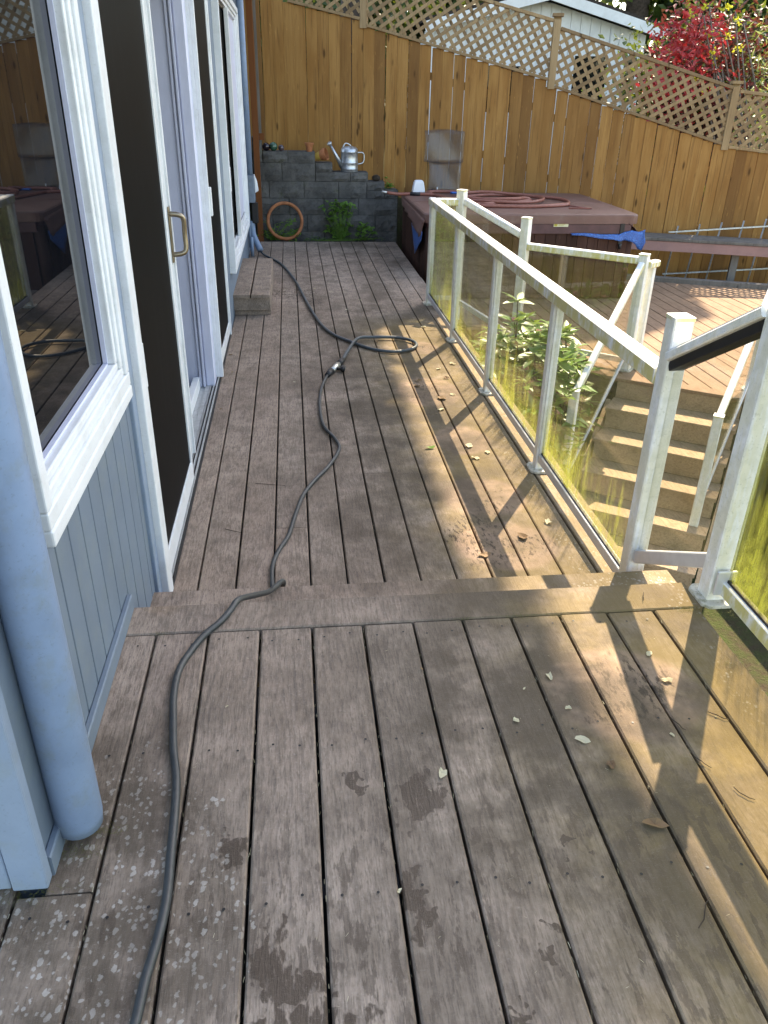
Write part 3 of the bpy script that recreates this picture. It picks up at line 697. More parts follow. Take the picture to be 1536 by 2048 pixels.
# ------------------------------------------------------------------ railings
def post(par, x, y, z0, z1, wd=.075, plate=True, cap=True, yaw=0.0, mat='post'):
    mb = MB(); d = Vector((math.cos(yaw), math.sin(yaw), 0))
    mb.bar((x, y, z0), (x, y, z1), wd, wd, up=d, c=.004)
    o = mb.build('post', mat, par)
    if cap: MB().bar((x, y, z1+.0005), (x, y, z1+.012), wd+.004, wd+.004, up=d, c=.003).build('post_cap', 'rail', o)
    if plate:
        q = MB().bar((x, y, z0+.001), (x, y, z0+.014), .125, .105, up=d, c=.02).build('base_plate', 'plate', o, bevel=.003)
    return o
def rail(par, p, q, wd, ht, name='top_rail', mat='rail', c=.008): return MB().bar(p, q, wd, ht, c=c).build(name, mat, par)
def pane(par, a, b, za0, za1, zb0, zb1, mat='glass'):
    a, b = Vector((*a, 0)), Vector((*b, 0)); d = (b-a).normalized(); r = Vector((d.y, -d.x, 0))*.003
    P = [a-r, a+r, b+r, b-r]; zs0 = (za0, za0, zb0, zb0); zs1 = (za1, za1, zb1, zb1)
    vs = [(*p.xy, z) for p, z in zip(P, zs0)]+[(*p.xy, z) for p, z in zip(P, zs1)]
    return MB().addm(vs, [(3, 2, 1, 0), (4, 5, 6, 7), (0, 1, 5, 4), (1, 2, 6, 5), (2, 3, 7, 6), (3, 0, 4, 7)]).build('pane', mat, par)
RX = 1.215
mr = thing('glass_railing', (RX, 4.7, 0), 'white metal railing with algae streaked glass panes along the walkway', 'railing')
PY = [7.10, 5.90, 4.71, 3.54, 2.36]
for i, y in enumerate(PY[:4]): 
    p_ = post(mr, RX, y, .0, .85, .05, cap=False)
    for s_ in (-.031, .031):
        if (i == 0 and s_ > 0): continue
        MB().box(RX-.014, RX+.014, y+s_-.0055, y+s_+.0055, .06, .85).build('glazing_bead', 'post', p_)
newel = post(mr, RX+.002, 2.36, .0, 1.075, .066, plate=False)
ends = [7.14]+[y for y in PY[1:4]]+[2.40]
for i in range(4):
    rail(mr, (RX, ends[i]-.001, .876), (RX, ends[i+1]+.001, .876), .066, .062)
    y0, y1 = PY[i]-.037, PY[i+1]+.037
    rail(mr, (RX, y0, .078), (RX, y1, .078), .034, .044, 'bottom_rail', 'alu', .003)
    MB().box(RX-.007, RX+.007, y1+.002, y0-.002, .1005, .108).build('gasket', 'rubber', mr)
    pane(mr, (RX, y0), (RX, y1), .10, .85, .10, .85)
# return to the stair rail, then the sloped and level runs round the garden bed
mrr = thing('glass_railing', (2.1, 6.5, ZR), 'white railing stepping down past the tub and round the garden bed', 'railing')
A_ = Vector((1.46, 7.08)); B_ = Vector((1.93, 6.66)); C_ = Cp.xy
ab = math.atan2((B_-A_).y, (B_-A_).x); bc = math.atan2((C_-B_).y, (C_-B_).x)
post(mrr, A_.x, A_.y, -.14, .965, .07, yaw=ab, plate=False)
post(mrr, B_.x, B_.y, ZR, .80, .07, yaw=ab)
post(mrr, C_.x, C_.y, ZR, .625, .07, yaw=bc)
post(mrr, C_.x+.10, C_.y+.06, ZR, .56, .06, yaw=bc)
rail(mrr, (RX+.036, 7.105, .876), (A_.x-.03, A_.y+.005, .876), .062, .058)
pane(mrr, (RX+.036, 7.10), (A_.x-.036, A_.y), .08, .85, .08, .85, 'glass_return')
rail(mrr, (RX+.036, 7.10, .06), (A_.x-.036, A_.y, .06), .03, .04, 'bottom_rail', 'post', .003)
def off(a, b, t): d = (b-a).normalized(); return a+d*t
a, b = off(A_, B_, .037), off(B_, A_, .037)
rail(mrr, (*a, .885), (*b, .67), .055, .055, mat='post'); rail(mrr, (*a, .03), (*b, -.18), .03, .045, 'bottom_rail', 'post', .003)
pane(mrr, a, b, .055, .86, -.155, .645, 'glass_low')
a, b = off(B_, C_, .037), off(C_, B_, .037)
rail(mrr, (*a, .585), (*b, .585), .062, .055); rail(mrr, (*a, ZR+.08), (*b, ZR+.08), .03, .044, 'bottom_rail', 'post', .003)
pane(mrr, a, b, ZR+.105, .557, ZR+.105, .557, 'glass_low')
rail(mrr, (C_.x+.045, C_.y+.005, .552), (C_.x+.15, C_.y+.085, .552), .06, .05)
# stair handrails
def stair_rail(start, zt, label, L=1.22):
    NR = Vector((-math.sin(R(39)), -math.cos(R(39)), 0)); s0 = start.xy; e0 = (start+NR*L).xy; drop = L*RISE/TREAD
    t = thing('stair_handrail', (s0.x, s0.y, ZR-.5), label, 'railing')
    rail(t, (*off(s0, e0, .04), zt), (*off(e0, s0, .0), zt-drop), .045, .05, 'handrail', 'rail', .008)
    post(t, e0.x, e0.y, ZR-RISE*5.4, zt-drop+.022, .062, yaw=SA*-1, plate=False)
    rail(t, (*off(s0, e0, .04), zt-.68), (*off(e0, s0, .035), zt-.68-drop), .02, .03, 'bottom_rail', 'alu', .003)
    pane(t, off(s0, e0, .04), off(e0, s0, .035), zt-.66, zt-.03, zt-.66-drop, zt-.03-drop, 'glass_low')
    return t
stair_rail(Cp, .56, 'sloping white handrail with glass between garden bed and stairs')
srr = stair_rail(Cp+U*.955, .56, 'sloping white handrail on the open side of the garden stairs')
post(srr, (Cp+U*.955).x, (Cp+U*.955).y, ZR, .62, .07, yaw=-SA)
# panel between newel and landing post, and the landing railing
nr = thing('glass_railing', (1.23, 1.2, .35), 'tall white landing post with sloped handrail and mossy glass railing', 'railing')
NP = (1.232, 1.86)
lp = post(nr, NP[0], NP[1], .35, 1.42, .062, cap=True)
MB().bar((NP[0]-.01, NP[1]+.005, .352), (NP[0]-.01, NP[1]+.005, .380), .19, .15, c=.02).build('base_block', 'plate', lp, bevel=.004)
hr = rail(nr, (RX, 2.326, .965), (NP[0], 1.893, 1.215), .088, .028, 'handrail', 'post', .004)
d_ = (Vector((NP[0], 1.893, 1.205))-Vector((RX, 2.326, .955))).normalized(); up_ = Vector((1, 0, 0)).cross(d_)
if up_.z < 0: up_ = -up_
for k in (-.032, -.011, .011, .032): MB().bar(Vector((RX+k, 2.326, .965))+up_*.0150, Vector((NP[0]+k, 1.893, 1.215))+up_*.0150, .014, .004).build('rib', 'post', hr)
rail(nr, (RX, 2.327, .932), (NP[0], 1.894, 1.182), .050, .030, 'gasket', 'rubber', .002)
rail(nr, (RX, 2.326, .215), (NP[0], 1.893, .462), .034, .048, 'bottom_rail', 'alu', .003)
pane(nr, (RX, 2.326), (NP[0], 1.893), .238, .91, .485, 1.16, 'glass_low')
rail(nr, (1.245, 1.827, .415), (1.245, -.6, .415), .036, .046, 'bottom_rail', 'rail', .003)
MB().box(1.238, 1.252, -.6, 1.812, .4385, .447).build('gasket', 'rubber', nr)
pane(nr, (1.245, 1.815), (1.245, -.6), .44, 1.22, .44, 1.22, 'glass_near')
rail(nr, (1.245, 1.818, 1.235), (1.245, -.6, 1.235), .066, .06)
br = MB().box(1.205, 1.265, 1.808, 1.818, .395, .475).build('bracket', 'alu', nr, bevel=.003)
for x in (1.222, 1.248): MB().lathe([(.009, 0), (.009, .002), (.005, .004)], (0, 0, 0), 12).build('screw', 'steel', br).matrix_basis = Matrix.Translation(Vector((x, 1.807, .462))-ROOT[br]) @ Matrix.Rotation(math.pi/2, 4, 'X')
post(nr, 1.245, .25, .35, 1.20, .05, cap=False)

# ------------------------------------------------------------------ fence with sloping lattice
fence = thing('fence', (2.5, fy(2.5), 0), 'tall brown cedar picket fence with sloping lattice along its top', 'fence')
POSTX = [-1.38, .955, 3.24, 5.40, 7.6]
segs = {0: ((.0, 2.685), (.955, 2.490)), 1: ((.955, 2.44), (3.24, 1.882)), 2: ((3.24, 1.828), (5.40, 1.217)), 3: ((5.40, 1.197), (7.6, .99))}
def seg_of(x): return 0 if x < .955 else 1 if x < 3.24 else 2 if x < 5.40 else 3
def zbot(x, k=None):
    (x0, z0), (x1, z1) = segs[seg_of(x) if k is None else k]; return z0+(x-x0)*(z1-z0)/(x1-x0)
LH = .60
def fbase(x): return 1.0-.0*x if x < -.4 else .92-.2*(x+.4) if x < 1.2 else max(-.62, .5-.4*(x-1.2))
fdir = Vector((FC, math.sin(FA), 0)); fnor = Vector((math.sin(FA), -FC, 0))      # along the fence, towards the deck
PW = .1385
pk = MB(); a_ = PW/2
pk.addm([(x, y, z) for z in (0, 1) for x, y in ((-a_, .008), (a_, .008), (a_, -.006), (a_-.004, -.009), (-a_+.004, -.009), (-a_, -.006))],
        [(i, (i+1) % 6, (i+1) % 6+6, i+6) for i in range(6)]+[(5, 4, 3, 2, 1, 0), (6, 7, 8, 9, 10, 11)])
PK = pk.mesh('picket', 'cedar')
s_ = -.95
while s_ < 7.4:
    x = s_*FC; zb = fbase(x)-.04; zt = zbot(x)-.028
    wj = random.choice((1.018, 1.018, 1.014, 1.010, 1.004, .998))
    inst('picket', PK, fence, (x, fy(x)+random.uniform(-.002, .003), zb), (0, random.uniform(-.004, .004), FA), (wj, 1, zt-zb))
    s_ += .1425
def at(x, z, o=0.0): return Vector((x, fy(x), z))+fnor*o
for k in range(4):
    (x0, z0), (x1, z1) = segs[k]
    sl = (z1-z0)/(x1-x0); e = .045
    MB().bar(at(x0+e, z0+sl*e-.012, .008), at(x1-e, z1-sl*e-.012, .008), .052, .032, c=.003).build('lattice_rail', 'lattice', fence)
    MB().bar(at(x0+e, z0+sl*e+LH, .008), at(x1-e, z1-sl*e+LH, .008), .052, .036, c=.003).build('lattice_rail', 'lattice', fence)
    for dz in (-.35, -1.05, -1.75):
        MB().bar(at(x0, z0+dz, -.035), at(x1, z1+dz, -.035), .038, .085).build('stringer', 'cedar', fence)
for i, x in enumerate(POSTX):
    zt = (segs[min(i, 3)][0][1] if 0 < i < 4 else zbot(x))+LH+.055
    if 0 < i < 4: zt = zbot(x-.01)+LH+.05
    MB().bar(at(x, fbase(x)-.3, -.062), at(x, zt, -.062), .088, .088, up=fdir, c=.004).build('post', 'lattice', fence)
    if 0 < i < 4: 
        MB().bar(at(x, zbot(x+.01)-.05, .018), at(x, zt-.03, .018), .085, .03, up=fnor, c=.003).build('post_face', 'lattice', fence)
        MB().bar(at(x, zt+.001, -.03), at(x, zt+.035, -.03), .13, .13, up=fdir, c=.01).build('post_cap', 'lattice', fence)
# lattice slats, set square to each sloping panel
SLAT = MB().box(-.5, .5, -.0035, .0035, -.019, .019).mesh('slat', 'lattice')
PITCH_L = .09
for k in range(4):
    (x0, z0), (x1, z1) = segs[k]; S0, S1 = x0/FC+.046, x1/FC-.046
    if k == 3: S1 = 6.6/FC
    sl = (z1-z0)/((x1-x0)/FC)
    al = math.atan(sl)
    bot = lambda s: z0+sl*(s-x0/FC)+.004
    cs, cz = (S0+S1)/2, bot((S0+S1)/2)+LH/2
    for layer, ang in ((0, al+R(45)), (1, al-R(45))):
        d = (math.cos(ang), math.sin(ang)); n_ = (-d[1], d[0])
        for j in range(-16, 17):
            ox, oz = cs+n_[0]*PITCH_L*j, cz+n_[1]*PITCH_L*j
            t0, t1 = -9, 9
            # clip against the two verticals and the two sloping rails
            for num, den in ((S0-ox, d[0]), (ox-S1, -d[0])):
                t = num/den
                if den > 0: t0 = max(t0, t)
                else: t1 = min(t1, t)
            g = d[1]-sl*d[0]; f0 = bot(ox)-oz; f1 = bot(ox)+LH-.015-oz
            ta, tb = sorted((f0/g, f1/g)); t0 = max(t0, ta); t1 = min(t1, tb)
            if t1-t0 < .05: continue
            tm = (t0+t1)/2; sx, sz = ox+d[0]*tm, oz+d[1]*tm
            p = at(sx*FC, sz, .010 if layer == 0 else .0015)
            o = inst('slat', SLAT, fence, p, (0, 0, 0), (t1-t0, 1, 1))
            o.rotation_mode = 'XYZ'; o.rotation_euler = (0, -ang, FA)
# end post of the fence against the house, red stained, with a grey board
ep = thing('wooden_post', (-.40, 10.62, 0), 'red stained timber post at the house corner by the block wall', 'post')
MB().box(-.435, -.365, 10.58, 10.66, -.1, 2.9).build('shaft', 'redwood', ep, bevel=.004)
MB().box(-.362, -.33, 10.69, 10.72, 1.23, 2.8).build('pale_board', 'greywood', ep, bevel=.003)
MB().box(-.36, -.30, 10.62, 10.66, 1.16, 1.235).build('bracket_block', 'redwood', ep, bevel=.003)
MB().box(-.36, -.31, 10.62, 10.66, 2.62, 2.68).build('bracket_block', 'redwood', ep, bevel=.003)

# ------------------------------------------------------------------ retaining wall of split blocks
rw = thing('retaining_wall', (.4, 10.85, -.1), 'stepped retaining wall of dark split faced blocks below the fence', 'wall')
def block_mesh(seed):
    rr = random.Random(seed); nx, nz = 5, 3
    vs = []; fs = []
    for j in range(nz+1):
        for i in range(nx+1):
            e = (i in (0, nx)) or (j in (0, nz))
            vs.append((i/nx-.5, -.5+(.03 if e else rr.uniform(-.05, .03)), j/nz-.5))
    for j in range(nz):
        for i in range(nx): a = j*(nx+1)+i; fs.append((a, a+1, a+nx+2, a+nx+1))
    o = len(vs); vs += [(-.5, -.47, -.5), (.5, -.47, -.5), (.5, .5, -.5), (-.5, .5, -.5), (-.5, -.47, .5), (.5, -.47, .5), (.5, .5, .5), (-.5, .5, .5)]
    fs += [(o+3, o+2, o+1, o), (o+4, o+5, o+6, o+7), (o+1, o+2, o+6, o+5), (o+2, o+3, o+7, o+6), (o+3, o, o+4, o+7)]
    return MB().addm(vs, fs).mesh('block', 'block')
BLK = [block_mesh(i) for i in range(5)]
def block(x0, x1, z0, z1):
    g = .0035
    inst('block', random.choice(BLK), rw, ((x0+x1)/2, 10.72+.15+random.uniform(-.004, .004), (z0+z1)/2), (0, 0, random.uniform(-.008, .008)), (x1-x0-2*g, .3, z1-z0-2*g*.6))
for (z0, z1, st, xe) in ((-.12, .09, .0, 1.37), (.09, .29, .22, 1.37), (.29, .49, .0, 1.37), (.49, .69, .25, .97), (.69, .90, .08, .318)):
    x = -.46-st
    while x < xe-.02:
        e = min(x+.44, xe); e = xe if xe-e < .12 else e
        if e > -.46: block(max(x, -.46), e, z0, z1)
        x = e
for b in ((-.46, -.335, .90, 1.19), (-.33, -.02, .90, 1.03), (-.02, .318, .90, 1.03), (.318, .535, .80, .905), (.318, .76, .69, .80), (.76, .985, .69, .80), (.97, 1.20, .59, .69), (.97, 1.20, .49, .59), (1.20, 1.37, .49, .595)): block(*b)
mb = MB()
for (x0, x1, z) in ((-.5, .318, 1.0), (.318, .54, .88), (.54, .98, .775), (.98, 1.2, .665), (1.2, 1.4, .575)): mb.box(x0, x1, 10.9, fy(x1)+.1, -.2, z)
tag(mb.build('soil', 'soil'), kind='structure')

# ------------------------------------------------------------------ hot tub
tub = thing('hot_tub', (2.55, 9.55, ZR), 'square hot tub with brown plank cabinet and brown vinyl cover', 'hot tub')
TX0, TX1, TY0, TY1 = 1.40, 3.68, 8.52, 10.44
def rrect(x0, x1, y0, y1, r, n=5):
    P = []
    for cx, cy, a0 in ((x1-r, y1-r, 0), (x0+r, y1-r, 90), (x0+r, y0+r, 180), (x1-r, y0+r, 270)):
        P += [(cx+r*math.cos(R(a0+90*i/n)), cy+r*math.sin(R(a0+90*i/n))) for i in range(n+1)]
    return P
MB().prism(rrect(TX0+.03, TX1-.03, TY0+.03, TY1-.03, .10), ZR+.004, .44).build('shell', 'interior', tub)
PKW = .118
y = TY0+.11
while y < TY1-.12:
    MB().box(TX0, TX0+.026, y+.003, y+PKW-.003, ZR+.01, .455).build('plank', 'tubwood', tub); MB().box(TX1-.026, TX1, y+.003, y+PKW-.003, ZR+.01, .455).build('plank', 'tubwood', tub); y += PKW
x = TX0+.11
while x < TX1-.12:
    MB().box(x+.003, x+PKW-.003, TY0, TY0+.026, ZR+.01, .455).build('plank', 'tubwood', tub); x += PKW
for cx, cy in ((TX0+.055, TY0+.055), (TX1-.055, TY0+.055), (TX0+.055, TY1-.055), (TX1-.055, TY1-.055)):
    MB().tube([(cx, cy, ZR+.005), (cx, cy, .455)], .06, 14).build('corner_post', 'tubwood', tub, smooth=True)
MB().prism(rrect(TX0-.005, TX1+.005, TY0-.005, TY1+.005, .12), .455, .50).build('acrylic_rim', 'tubside', tub)
ym = (TY0+TY1)/2
def cover_half(y0, y1, front):
    P = rrect(TX0-.03, TX1+.03, y0, y1, .11)
    P = [(x, (min(max(y, y0), y1))) for x, y in P]
    r = MB(); n = len(P)
    # square the corners on the fold side
    Q = []
    for (x, y_) in P:
        if (front and y_ > y1-.11) or (not front and y_ < y0+.11):
            Q.append((TX1+.03 if x > 2.5 else TX0-.03, y1 if front else y0))
        else: Q.append((x, y_))
    Qs = []
    for q in Q:
        if not Qs or (Vector(q)-Vector(Qs[-1])).length > 1e-4: Qs.append(q)
    n = len(Qs); c = Vector((sum(q[0] for q in Qs)/n, sum(q[1] for q in Qs)/n))
    ins = lambda q, d: tuple(Vector(q)+(c-Vector(q)).normalized()*d)
    rings = [(Qs, .505), (Qs, .585), ([ins(q, .012) for q in Qs], .597), ([ins(q, .05) for q in Qs], .602)]
    vs = [(*q, z) for ring, z in rings for q in ring]
    fs = [(i+j*n, (i+1) % n+j*n, (i+1) % n+(j+1)*n, i+(j+1)*n) for j in range(3) for i in range(n)]+[tuple(reversed(range(n))), tuple(range(3*n, 4*n))]
    return MB().addm(vs, fs).build('cover_panel', 'cover', tub)
cover_half(TY0-.03, ym-.004, True); cover_half(ym+.004, TY1+.03, False)
MB().box(TX0+.06, TX1-.06, TY0-.022, TY0-.012, .405, .50).build('skirt', 'tubside', tub)
for x in (2.45, 3.52):
    o = MB().box(x-.022, x+.022, TY0-.035, TY0-.0225, .30 if x > 3 else .46, .51).build('strap', 'blackp', tub)
MB().lathe([(.018, 0), (.018, .05), (.012, .055)], (3.52, TY0-.03, .25), 12).build('buckle', 'blackp', tub, smooth=True)
stk = MB().box(2.76, 2.92, TY0-.0255, TY0-.0235, .475, .525).build('sticker', 'label', tub)
MB().box(2.765, 2.80, TY0-.0268, TY0-.0258, .48, .52).build('print_block', 'labelink', stk)
for k in range(3): MB().box(2.81, 2.90-.015*k, TY0-.0268, TY0-.0258, .512-.012*k, .516-.012*k).build('print_line', 'labelink', stk)
# loose vinyl flap and blue bubble sheet at the left side
def cloth(name, mat, parent, pts, nu, nv, amp, thick=.004, seed=1):
    rr = random.Random(seed); a, b, c, d = [Vector(p) for p in pts]; vs = []; fs = []
    for j in range(nv+1):
        for i in range(nu+1):
            u, v = i/nu, j/nv
            p = (a*(1-u)+b*u)*(1-v)+(d*(1-u)+c*u)*v
            vs.append(p+Vector((rr.uniform(-1, 1), rr.uniform(-1, 1), 0))*amp*v)
    fs = [(j*(nu+1)+i, j*(nu+1)+i+1, (j+1)*(nu+1)+i+1, (j+1)*(nu+1)+i) for j in range(nv) for i in range(nu)]
    o = MB().addm(vs, fs).build(name, mat, parent, smooth=True)
    sm = o.modifiers.new('solid', 'SOLIDIFY'); sm.thickness = thick; return o
cloth('cover_flap', 'cover', tub, ((TX0-.032, 8.5, .54), (TX0-.032, 10.35, .56), (TX0-.05, 10.2, .50), (TX0-.07, 8.55, .36)), 12, 5, .018, seed=3)
cloth('cover_flap', 'cover', tub, ((TX1-.1, TY0-.033, .52), (TX1+.034, TY0+.3, .52), (TX1+.06, TY0+.25, .40), (TX1+.05, TY0-.02, .41)), 5, 4, .012, seed=5)
bub = tag(cloth('bubble_sheet', 'bubble', None, ((TX0-.045, 9.30, .40), (TX0-.045, 8.50, .42), (TX0-.05, 8.52, .33), (TX0-.05, 8.95, .12)), 6, 6, .004, seed=8), 'blue bubble sheet corner hanging below the cover beside the walkway', 'pool cover', 'blue bubble sheet ends')
mb = MB(); prof = [(2.95, .408, .40), (3.1, .41, .385), (3.3, .405, .36), (3.42, .40, .35), (3.5, .40, .33), (3.56, .43, .345), (3.63, .44, .325), (3.69, .43, .30), (3.735, .44, .255), (3.77, .45, .235), (3.785, .455, .33)]
nv_ = 5
for i_, (x_, zt_, zb_) in enumerate(prof):
    for j_ in range(nv_+1):
        t_ = j_/nv_; mb.v.append(Vector((x_+.012*math.sin(3*t_+i_), TY0-.036-.022*math.sin(i_*1.9+2*t_)*t_-.01*t_, zt_*(1-t_)+zb_*t_+.004*math.sin(i_*2.3))))
mb.f = [(i_*(nv_+1)+j_, (i_+1)*(nv_+1)+j_, (i_+1)*(nv_+1)+j_+1, i_*(nv_+1)+j_+1) for i_ in range(len(prof)-1) for j_ in range(nv_)]
bub2 = mb.build('bubble_sheet', 'bubble', smooth=True); bub2.modifiers.new('solid', 'SOLIDIFY').thickness = .005
tag(bub2, 'blue bubble sheet drooping from the cover above the bench end', 'pool cover', 'blue bubble sheet ends')

# things on the tub
hz = .602
rh = []
def arc(cx, cy, rx, ry, a0, a1, n, z):
    return [(cx+rx*math.cos(R(a0+(a1-a0)*i/n)), cy+ry*math.sin(R(a0+(a1-a0)*i/n)), z+.004*math.sin(i*1.7)) for i in range(n+1)]
path = [(1.16, 10.12, .63), (1.30, 10.11, .615), (1.5, 10.08, .622), (1.72, 10.02, .618)]
path += [(1.75, 9.94, .618)]+arc(2.55, 9.50, .66, .54, 205, 500, 14, .62)
path += arc(2.45, 9.62, .50, .42, 140, 430, 12, .635)
path += arc(2.36, 9.70, .40, .36, 70, 330, 10, .65)
path += [(2.75, 9.5, .62), (2.2, 9.18, .62), (2.0, 9.02, .62), (2.4, 8.96, .62), (2.8, 9.0, .62), (3.05, 9.10, .62), (3.12, 9.16, .625)]
red = thing('garden_hose', (2.4, 9.5, .6), 'red brown hose lying in loose coils on the hot tub cover', 'hose')
MB().tube(smooth_path(path, 4), .0185, 8).build('hose_length', 'redhose', red, smooth=True)
MB().tube(smooth_path([(1.72, 10.2, .622), (1.68, 10.28, .622), (1.8, 10.36, .622), (2.0, 10.33, .625), (2.2, 10.22, .64)], 4), .0185, 8).build('hose_length', 'redhose', red, smooth=True)
MB().tube([(1.44, 10.09, .620), (1.56, 10.065, .622)], .0205, 10).build('tape_wrap', 'blackp', red, smooth=True)
MB().tube([(1.10, 10.12, .638), (1.165, 10.12, .63)], .016, 10).build('coupling', 'steel', red, smooth=True)
wc = thing('floating_dispenser', (1.58, 10.38, hz), 'white tapered plastic dispenser standing on the tub cover', 'dispenser')
mb = MB(); 
for (hw, z) in (): pass
mb.addm([(1.58+sx*h, 10.36+sy*h*.8, z) for z, h in ((hz+.012, .078), (hz+.12, .060), (hz+.145, .048), (hz+.15, .036)) for sx, sy in ((-1, -1), (1, -1), (1, 1), (-1, 1))],
        [(i+4*j, (i+1) % 4+4*j, (i+1) % 4+4*j+4, i+4*j+4) for j in range(3) for i in range(4)]+[(3, 2, 1, 0), (12, 13, 14, 15)])
mb.build('housing', 'whitep', wc, bevel=.008); MB().box(1.50, 1.66, 10.295, 10.425, hz, hz+.0115).build('base', 'blackp', wc)
bl = MB().bar((1.98, 10.30, hz+.014), (2.34, 10.36, hz+.014), .07, .022, c=.006).build('net_handle', 'blueP', loc=(2.1, 10.3, hz), bevel=.003); tag(bl, 'blue flat plastic paddle lying at the back of the tub cover', 'paddle')
bb = thing('hose_valve', (1.78, 10.37, hz), 'small black plastic valve between white dispenser and hose coil', 'valve')
MB().tube([(1.70, 10.37, hz+.022), (1.86, 10.38, hz+.022)], .018, 10).build('body', 'blackp', bb, smooth=True); MB().tube([(1.82, 10.38, hz+.02), (1.82, 10.38, hz+.07)], .009, 8).build('stem', 'steel', bb, smooth=True); MB().tube([(1.76, 10.375, hz+.02), (1.76, 10.375, hz+.05)], .016, 8).build('knob', 'blackp', bb, smooth=True)
tw = thing('rusty_rod', (3.2, 9.0, hz), 'thin rusty T shaped rod lying on the tub cover', 'rod')
MB().tube([(3.10, 9.14, hz+.012), (3.26, 8.92, hz+.008)], .008, 6).build('shank', 'redhose', tw); MB().tube([(3.05, 8.93, hz+.008), (3.30, 8.90, hz+.008)], .008, 6).build('crossbar', 'redhose', tw)

# ------------------------------------------------------------------ things on the block wall
def sphere(mb, c, r, n=14, m=9):
    prof = [(max(.0008, r*math.sin(math.pi*i/m)), -r*math.cos(math.pi*i/m)) for i in range(m+1)]
    return mb.lathe(prof, c, n)
for (x, r, m_, lb) in ((-.285, .048, 'balld', 'dark purple glass float on the wall beside the tall corner block'), (-.195, .052, 'ballg', 'green glass float between two dark ones on the wall'), (-.10, .038, 'ballp', 'small mauve glass float on the block wall')):
    tag(sphere(MB(), (x, 10.83, 1.03+r-.002), r).build('glass_float', m_, smooth=True, loc=(x, 10.83, 1.03)), lb, 'glass ball')
p1 = thing('flower_pot', (.25, 10.82, 1.03), 'small upright orange terracotta pot on the top course', 'pot')
MB().lathe([(.034, 0), (.046, .075), (.056, .076), (.057, .10), (.049, .10), (.044, .078), (.032, .012)], (.25, 10.82, 1.029), 20).build('body', 'terra', p1, smooth=False)
MB().lathe([(.001, 0), (.043, 0), (.043, .004), (.001, .004)], (.25, 10.82, 1.095), 16).build('soil', 'soil', p1)
p2 = thing('flower_pot', (.41, 10.84, .905), 'tipped over pot, yellow at the base and terracotta at the rim', 'pot')
PM = Matrix.Translation((.335, 10.80, .972)) @ Matrix.Rotation(R(-22), 4, 'Z') @ Matrix.Rotation(R(74), 4, 'Y')
for nm_, m_, prof in (('base', 'yellowglaze', [(.001, 0), (.042, 0), (.056, .06)]), ('rim', 'terra', [(.056, .06), (.064, .10), (.072, .102), (.074, .14), (.064, .14), (.054, .06), (.038, .01), (.001, .008)])):
    mb = MB().lathe(prof, (0, 0, 0), 20, close=False); mb.v = [PM @ v for v in mb.v]; mb.build(nm_, m_, p2)
can = thing('watering_can', (.752, 10.84, .80), 'galvanised metal watering can with long spout on the stepped wall', 'watering can')
cz = .801
MB().lathe([(.106, 0), (.108, .004), (.108, .03), (.111, .034), (.108, .038), (.108, .10), (.111, .105), (.108, .11), (.106, .225), (.110, .23), (.106, .235), (.105, .262), (.1, .268)], (.752, 10.84, cz), 32).build('body', 'galv', can, smooth=True)
MB().lathe([(.1, .266), (.085, .285), (.03, .297), (.001, .298)], (.752, 10.84, cz), 32, close=False).build('hood', 'galv', can, smooth=True)
MB().tube([(.66, 10.82, cz+.06), (.60, 10.79, cz+.16), (.515, 10.75, cz+.305)], [.034, .022, .012], 14).build('spout', 'galv', can, smooth=True)
MB().tube([(.52, 10.752, cz+.297), (.50, 10.742, cz+.325), (.492, 10.738, cz+.336)], [.012, .032, .030], 16).build('rose', 'galv', can, smooth=True)
MB().tube(smooth_path([(.852, 10.86, cz+.22), (.93, 10.88, cz+.215), (.945, 10.885, cz+.15), (.925, 10.88, cz+.10), (.858, 10.86, cz+.085)]), .0085, 10).build('handle', 'galv', can, smooth=True)
MB().tube(smooth_path([(.665, 10.81, cz+.262), (.70, 10.82, cz+.325), (.76, 10.84, cz+.31), (.775, 10.84, cz+.275)]), .008, 10).build('carry_handle', 'galv', can, smooth=True)
bpl = sphere(MB(), (0, 0, 0), .05, 10, 6); tag(bpl.build('seed_ball', 'bark', loc=(0, 0, 0)), 'small dark round clod on the lower block step', 'clod'); bpl = bpl
o = bpy.data.objects['seed_ball']; o.location = (1.10, 10.86, .725); o.scale = (1.1, 1, .85)
ring = tag(MB().tube([(.215*math.cos(a), 0, .215*math.sin(a)) for a in [2*math.pi*i/48 for i in range(48)]], .021, 10, closed=True).build('planter_rim', 'terra', smooth=True), 'round terracotta coloured hoop leaning against the block wall', 'hoop')
ring.location = (-.085, 10.60, .232); ring.rotation_euler = (R(-14), 0, R(6))

# milky plastic sheet leaning on the fence
fs_ = thing('plastic_sheet', (2.0, fy(2)-.1, .56), 'pair of milky grey plastic sheets leaning against the fence behind the tub', 'plastic sheet')
def film(x0, x1, z0, z1, lean, cx):
    vs = []; nu, nv = 10, 8
    for j in range(nv+1):
        for i in range(nu+1):
            u, v = i/nu, j/nv; x = x0+(x1-x0)*u+.02*math.sin(3*v)*(1-u); z = z0+(z1-z0)*v+cx*math.sin(math.pi*u)*(.5-v)*-1
            vs.append(at(x, z, .03+lean*(1-v)+.008*math.sin(5*u+3*v)))
    o = MB().addm(vs, [(j*(nu+1)+i, j*(nu+1)+i+1, (j+1)*(nu+1)+i+1, (j+1)*(nu+1)+i) for j in range(nv) for i in range(nu)]).build('sheet', 'film', fs_, smooth=True)
    m = o.modifiers.new('solid', 'SOLIDIFY'); m.thickness = .002
film(1.74, 2.24, .92, 1.28, .03, .04); film(1.80, 2.22, .555, .925, .06, -.02)

